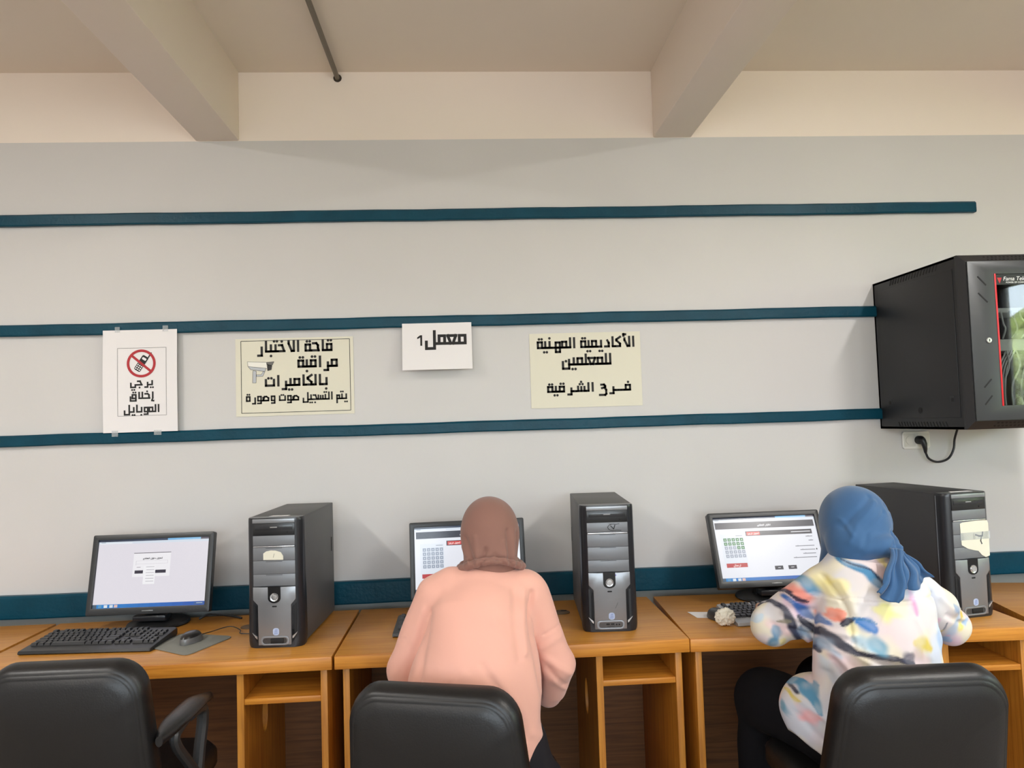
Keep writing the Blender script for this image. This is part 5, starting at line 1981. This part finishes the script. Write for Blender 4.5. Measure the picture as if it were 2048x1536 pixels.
blot([(0.966, -1.15, 0.706), (0.953, -1.15, 0.676), (0.959, -1.15, 0.641)], 0.0114, (78, 146, 184), 0.35, 0.95)
blot([(0.882, -1.15, 0.63), (0.891, -1.15, 0.604)], 0.0186, (92, 156, 188), 0.5, 0.9)
blot([(0.951, -1.15, 0.626), (0.923, -1.15, 0.617)], 0.0217, (236, 170, 178), 0.7, 0.85)
blot([(0.908, -1.15, 0.679), (0.931, -1.15, 0.652)], 0.0062, (220, 200, 80), 0.6, 0.9)
blot([(0.85, -1.15, 0.73), (0.86, -1.15, 0.732)], 0.0052, (200, 180, 90), 0.6, 0.8)
blot([(0.859, -1.15, 0.697), (0.868, -1.15, 0.676)], 0.0134, (190, 214, 232), 0.8, 0.8)
blot([(1.033, -1.15, 0.754), (1.027, -1.15, 0.744)], 0.0083, (150, 130, 70), 0.6, 0.8)
blot([(0.948, -1.15, 0.57)], 0.0207, (220, 214, 230), 0.8, 0.8)
_r = random.Random(5)
for _k in range(10):
    _x, _z = _r.uniform(1.36, 1.56), _r.uniform(.74, .92)
    blot([(_x, -1, _z), (_x + _r.uniform(-.03, .03), -1, _z + _r.uniform(-.03, .03))], _r.uniform(.008, .018), _r.choice([(150, 186, 226), (232, 176, 200), (228, 200, 96), (84, 132, 178)]), .6, .8)


def floral(V):
    n = len(V)
    wn = np.array([(noise.noise(Vector(p * 14)), noise.noise(Vector(p * 14 + 31)), noise.noise(Vector(p * 5 + 7)), noise.noise(Vector(p * 30 + 3))) for p in V])
    C = np.zeros((n, 3))
    t = wn[:, 2:3]
    C += BASE[0]
    for b0, s0 in ((BASE[1], t), (BASE[2], -t), (BASE[3], wn[:, 0:1])):
        m = np.clip(s0 * 2.2, 0, .8)
        C = C * (1 - m) + b0 * m
    W = V + np.stack([wn[:, 0], np.zeros(n), wn[:, 1]], 1) * .012
    W[:, 1] = 0
    big = np.array([noise.noise(Vector(p * 22 + 11)) for p in V])
    for pts, w, col, soft, al in BLOTS:
        q = np.array([p * np.array([1, 0, 1]) for p in pts])
        if len(q) == 1:
            dd, t = np.linalg.norm(W - q[0], axis=1), np.full(n, .5)
        else:
            dd, t = np.full(n, 9.0), np.zeros(n)
            L = np.linalg.norm(np.diff(q, axis=0), axis=1)
            acc = 0.0
            for a, b, l in zip(q[:-1], q[1:], L):
                u = np.clip(((W - a) @ (b - a)) / (l * l), 0, 1)
                d1 = np.linalg.norm(W - a - u[:, None] * (b - a), axis=1)
                m = d1 < dd
                dd[m] = d1[m]
                t[m] = ((acc + u * l) / L.sum())[m]
                acc += l
        we = w * 1.42 * (.45 + .55 * np.sin(PI * np.clip(t, .02, .98)) ** .8)
        e = (we - dd) / (we * (soft + .15)) + wn[:, 3] * .3 + big * .35
        m = np.clip(e, 0, 1)
        m = (m * m * (3 - 2 * m) * al)
        light = np.clip(.08 + big * .8 - .4 * (dd / we - .4), 0, .42 * min(1, .25 + 3 * float(col.mean())))[:, None]
        cc = col * (1 - light) + (col * .35 + .5) * light
        m = m[:, None]
        C = C * (1 - m) + cc * m
    return np.concatenate([C, np.ones((n, 1))], 1)


F = Field((.76, -1.42, .36), (1.70, -.58, 1.14), .0044)
F.chain([(1.178, -1.010, .985), (1.172, -1.060, .88), (1.155, -1.085, .745)], [.120, .160, .176], k=.05, flat=(1, 1.28, 1))
F.chain([(1.155, -1.085, .745), (1.158, -1.075, .58), (1.16, -1.07, .50)], [.172, .207, .205], k=.02, flat=(1, 1.3, 1))
F.cap((1.085, -1.0, .965), (1.295, -.995, .950), .066, k=.05)
F.chain([SH2L, EL2L, (1.015, -.670, .800)], [.070, .061, .042], k=.016)
F.cap((.99, -.935, .850), (1.03, -.945, .845), .060, .055, k=.02)
F.chain([SH2R, (1.43, -.94, .865), EL2R, (1.438, -.675, .797)], [.070, .066, .055, .042], k=.016)
F.cap((1.172, -.990, 1.015), (1.172, -.985, 1.058), .080, .070, k=.012)
# loose tail over the left hip
F.ell((1.015, -1.01, .605), (.108, .13, .100), k=.012)
F.chain([(1.005, -1.04, .57), (1.09, -1.09, .46)], [.095, .10], k=.03)
F.cut((.925, -1.05, .545), (-.66, -.10, -.74))
F.cut((0, 0, .43), (0, 0, -1))
folds = [([(.96, 0, .942), (1.055, 0, .957), (1.218, 0, .957), (1.32, 0, .945)], .0035, -.005),
         ([(.96, 0, .934), (1.055, 0, .949), (1.218, 0, .949)], .006, .003),
         ([(1.03, 0, 1.0), (1.045, 0, .92), (1.046, 0, .84)], .005, -.006),
         ([(1.055, 0, .99), (1.062, 0, .92)], .008, .004),
         ([(1.325, 0, .99), (1.335, 0, .90), (1.345, 0, .80)], .006, -.007),
         ([(1.03, 0, .835), (1.10, 0, .815), (1.20, 0, .78), (1.30, 0, .74)], .009, .008),
         ([(1.03, 0, .825), (1.09, 0, .785), (1.18, 0, .72)], .008, .007),
         ([(1.03, 0, .83), (1.08, 0, .80), (1.20, 0, .745)], .007, -.008),
         ([(1.0, 0, .81), (1.04, 0, .75), (1.10, 0, .67)], .009, .008),
         ([(1.0, 0, .79), (1.03, 0, .72), (1.07, 0, .63)], .007, -.007),
         ([(.985, 0, .75), (1.0, 0, .68), (1.04, 0, .58)], .009, -.007),
         ([(.93, 0, .66), (.98, 0, .62), (1.02, 0, .54)], .010, .006),
         ([(.92, 0, .62), (.96, 0, .57)], .009, -.005),
         ([(1.06, 0, .83), (1.0, 0, .815), (.95, 0, .83)], .009, -.009),
         ([(1.05, 0, .86), (.99, 0, .86), (.94, 0, .88)], .009, .008),
         ([(1.02, 0, .90), (.975, 0, .89)], .008, -.006),
         ([(1.0, 0, .94), (.96, 0, .91)], .009, .007),
         ([(.91, 0, .84), (.93, 0, .79)], .009, -.005),
         ([(1.30, 0, .86), (1.345, 0, .78), (1.33, 0, .68)], .012, .007),
         ([(1.36, 0, .93), (1.375, 0, .85), (1.36, 0, .76)], .010, -.009),
         ([(1.39, 0, .92), (1.45, 0, .87)], .010, .007),
         ([(1.42, 0, .86), (1.50, 0, .82)], .009, -.007),
         ([(1.46, 0, .84), (1.53, 0, .83)], .008, .005),
         ([(1.22, 0, .90), (1.25, 0, .80)], .010, .004),
         ([(1.06, 0, 1.058), (1.172, 0, 1.050), (1.24, 0, 1.054)], .004, -.005)]
field_mesh('blouse', F, attr_mat('floral_cloth', .75, 0, .2, bump=(600, .1)), p2, folds, wave=((13, 11, 12), .008), colour=floral)

# blue headscarf: hood, knot and hanging tail
F = Field((1.02, -1.20, .92), (1.36, -.72, 1.28), .0044)
F.ell((1.180, -.955, 1.142), (.0985, .118, .108), k=.02)
F.cap((1.170, -.985, 1.11), (1.150, -1.010, 1.085), .090, .084, k=.03)
F.cap((1.172, -.91, 1.05), (1.17, -.88, .96), .07, .08, k=.04, flat=(1, 1.3, 1))
F.chain([(1.135, -1.083, 1.082), (1.185, -1.088, 1.086), (1.225, -1.06, 1.095)], [.016, .022, .022], k=.02)
F.cap((1.212, -1.085, 1.09), (1.222, -1.10, 1.070), .022, .020, k=.02)
yb2 = lambda x, z: -.955 - .118 * math.sqrt(max(.03, 1 - ((x - 1.18) / .102) ** 2 - max(0, (z - 1.142) / .125) ** 2)) - (.015 if z < 1.1 else 0)
fo = []
for line, wd, am in (([(1.225, 1.085), (1.232, 1.105), (1.240, 1.12)], .007, -.010), ([(1.245, 1.075), (1.252, 1.10), (1.262, 1.13)], .006, -.008),
                     ([(1.236, 1.085), (1.246, 1.115)], .006, .006), ([(1.205, 1.080), (1.215, 1.095)], .007, -.007),
                     ([(1.10, 1.10), (1.13, 1.15), (1.20, 1.21)], .008, .004), ([(1.095, 1.14), (1.13, 1.18), (1.19, 1.225)], .007, -.004),
                     ([(1.12, 1.07), (1.15, 1.13), (1.22, 1.18)], .008, -.004), ([(1.265, 1.10), (1.262, 1.16), (1.24, 1.20)], .006, -.004),
                     ([(1.272, 1.12), (1.270, 1.17)], .006, .004), ([(1.11, 1.12), (1.10, 1.16)], .006, .003)):
    fo.append(([(x, yb2(x, z), z) for x, z in line], wd, am))
M_SCARF = mat('blue_chiffon', (54, 92, 134), .7, spec=.25, sheen=.3, bump=(800, .1, .0005))
sc = field_mesh('headscarf', F, M_SCARF, p2, fo, wave=((11, 11, 9), .004))


def tail():
    """pleated end of the scarf fanning over the right shoulder blade"""
    nu, nv = 60, 36
    top = [Vector(p) for p in ((1.190, -1.115, 1.088), (1.212, -1.118, 1.085), (1.230, -1.108, 1.078), (1.245, -1.09, 1.070))]
    bot = [Vector(p) for p in ((1.098, -1.188, .985), (1.120, -1.192, .966), (1.154, -1.192, .962), (1.197, -1.186, .985), (1.250, -1.16, .998), (1.282, -1.14, 1.006))]

    def along(P, u):
        x = u * (len(P) - 1)
        i = min(int(x), len(P) - 2)
        f = x - i
        f = f * f * (3 - 2 * f) if len(P) > 4 else f
        return P[i].lerp(P[i + 1], f)
    vs = []
    for j in range(nv + 1):
        v = j / nv
        for i in range(nu + 1):
            u = i / nu
            p = along(top, u).lerp(along(bot, u), v)
            bulge = math.sin(PI * v) * .022
            pleat = .010 * math.sin(u * 19 + 1.2 * v) * (.35 + .65 * v) + .005 * math.sin(u * 43 - 3 * v)
            p = p + Vector((.004 * math.sin(v * 9 + u * 5), -.012 - bulge - pleat, .006 * math.sin(u * 15) * v))
            vs.append(p - Vector(p2.location))
    fs = []
    W = nu + 1
    for j in range(nv):
        for i in range(nu):
            a = j * W + i
            fs.append((a, a + 1, a + W + 1, a + W))
    me = bpy.data.meshes.new('scarf_tail')
    me.from_pydata([tuple(v) for v in vs], [], fs)
    b_ = bmesh.new()
    b_.from_mesh(me)
    bmesh.ops.solidify(b_, geom=b_.faces[:], thickness=.0022)
    b_.to_mesh(me)
    b_.free()
    o = link_mesh('scarf_tail', me, M_SCARF, p2, 3)
    o.parent = sc
    return o


tail()

F = Field((.70, -1.36, .02), (1.50, -.42, .76), .007)
F.cap((1.09, -1.08, .535), (1.21, -1.08, .535), .130, k=.04, flat=(1, 1.2, 1.3))
for hp, kn, an, to in LEG2:
    F.chain([hp, kn, an], [.094, .078, .062], k=.04)
F.chain([(1.02, -1.02, .545), (.96, -.82, .555), (.95, -.74, .535)], [.078, .084, .078], k=.04)
field_mesh('trousers', F, mat('black_cloth', (11, 11, 16), .9, spec=.2), p2, wave=((9, 9, 9), .006))
for hp, kn, an, to in LEG2:
    F = Field((an[0] - .10, an[1] - .11, -.005), (an[0] + .10, an[1] + .25, .14), .005)
    F.cap((an[0], an[1] - .015, .045), (to[0], to[1], .038), .042, .036)
    F.cap((an[0], an[1], .06), (an[0], an[1], .10), .045, .04)
    F.cut((0, 0, .002), (0, 0, -1))
    field_mesh('shoe', F, mat('shoe_dark', (36, 33, 34), .5), p2)
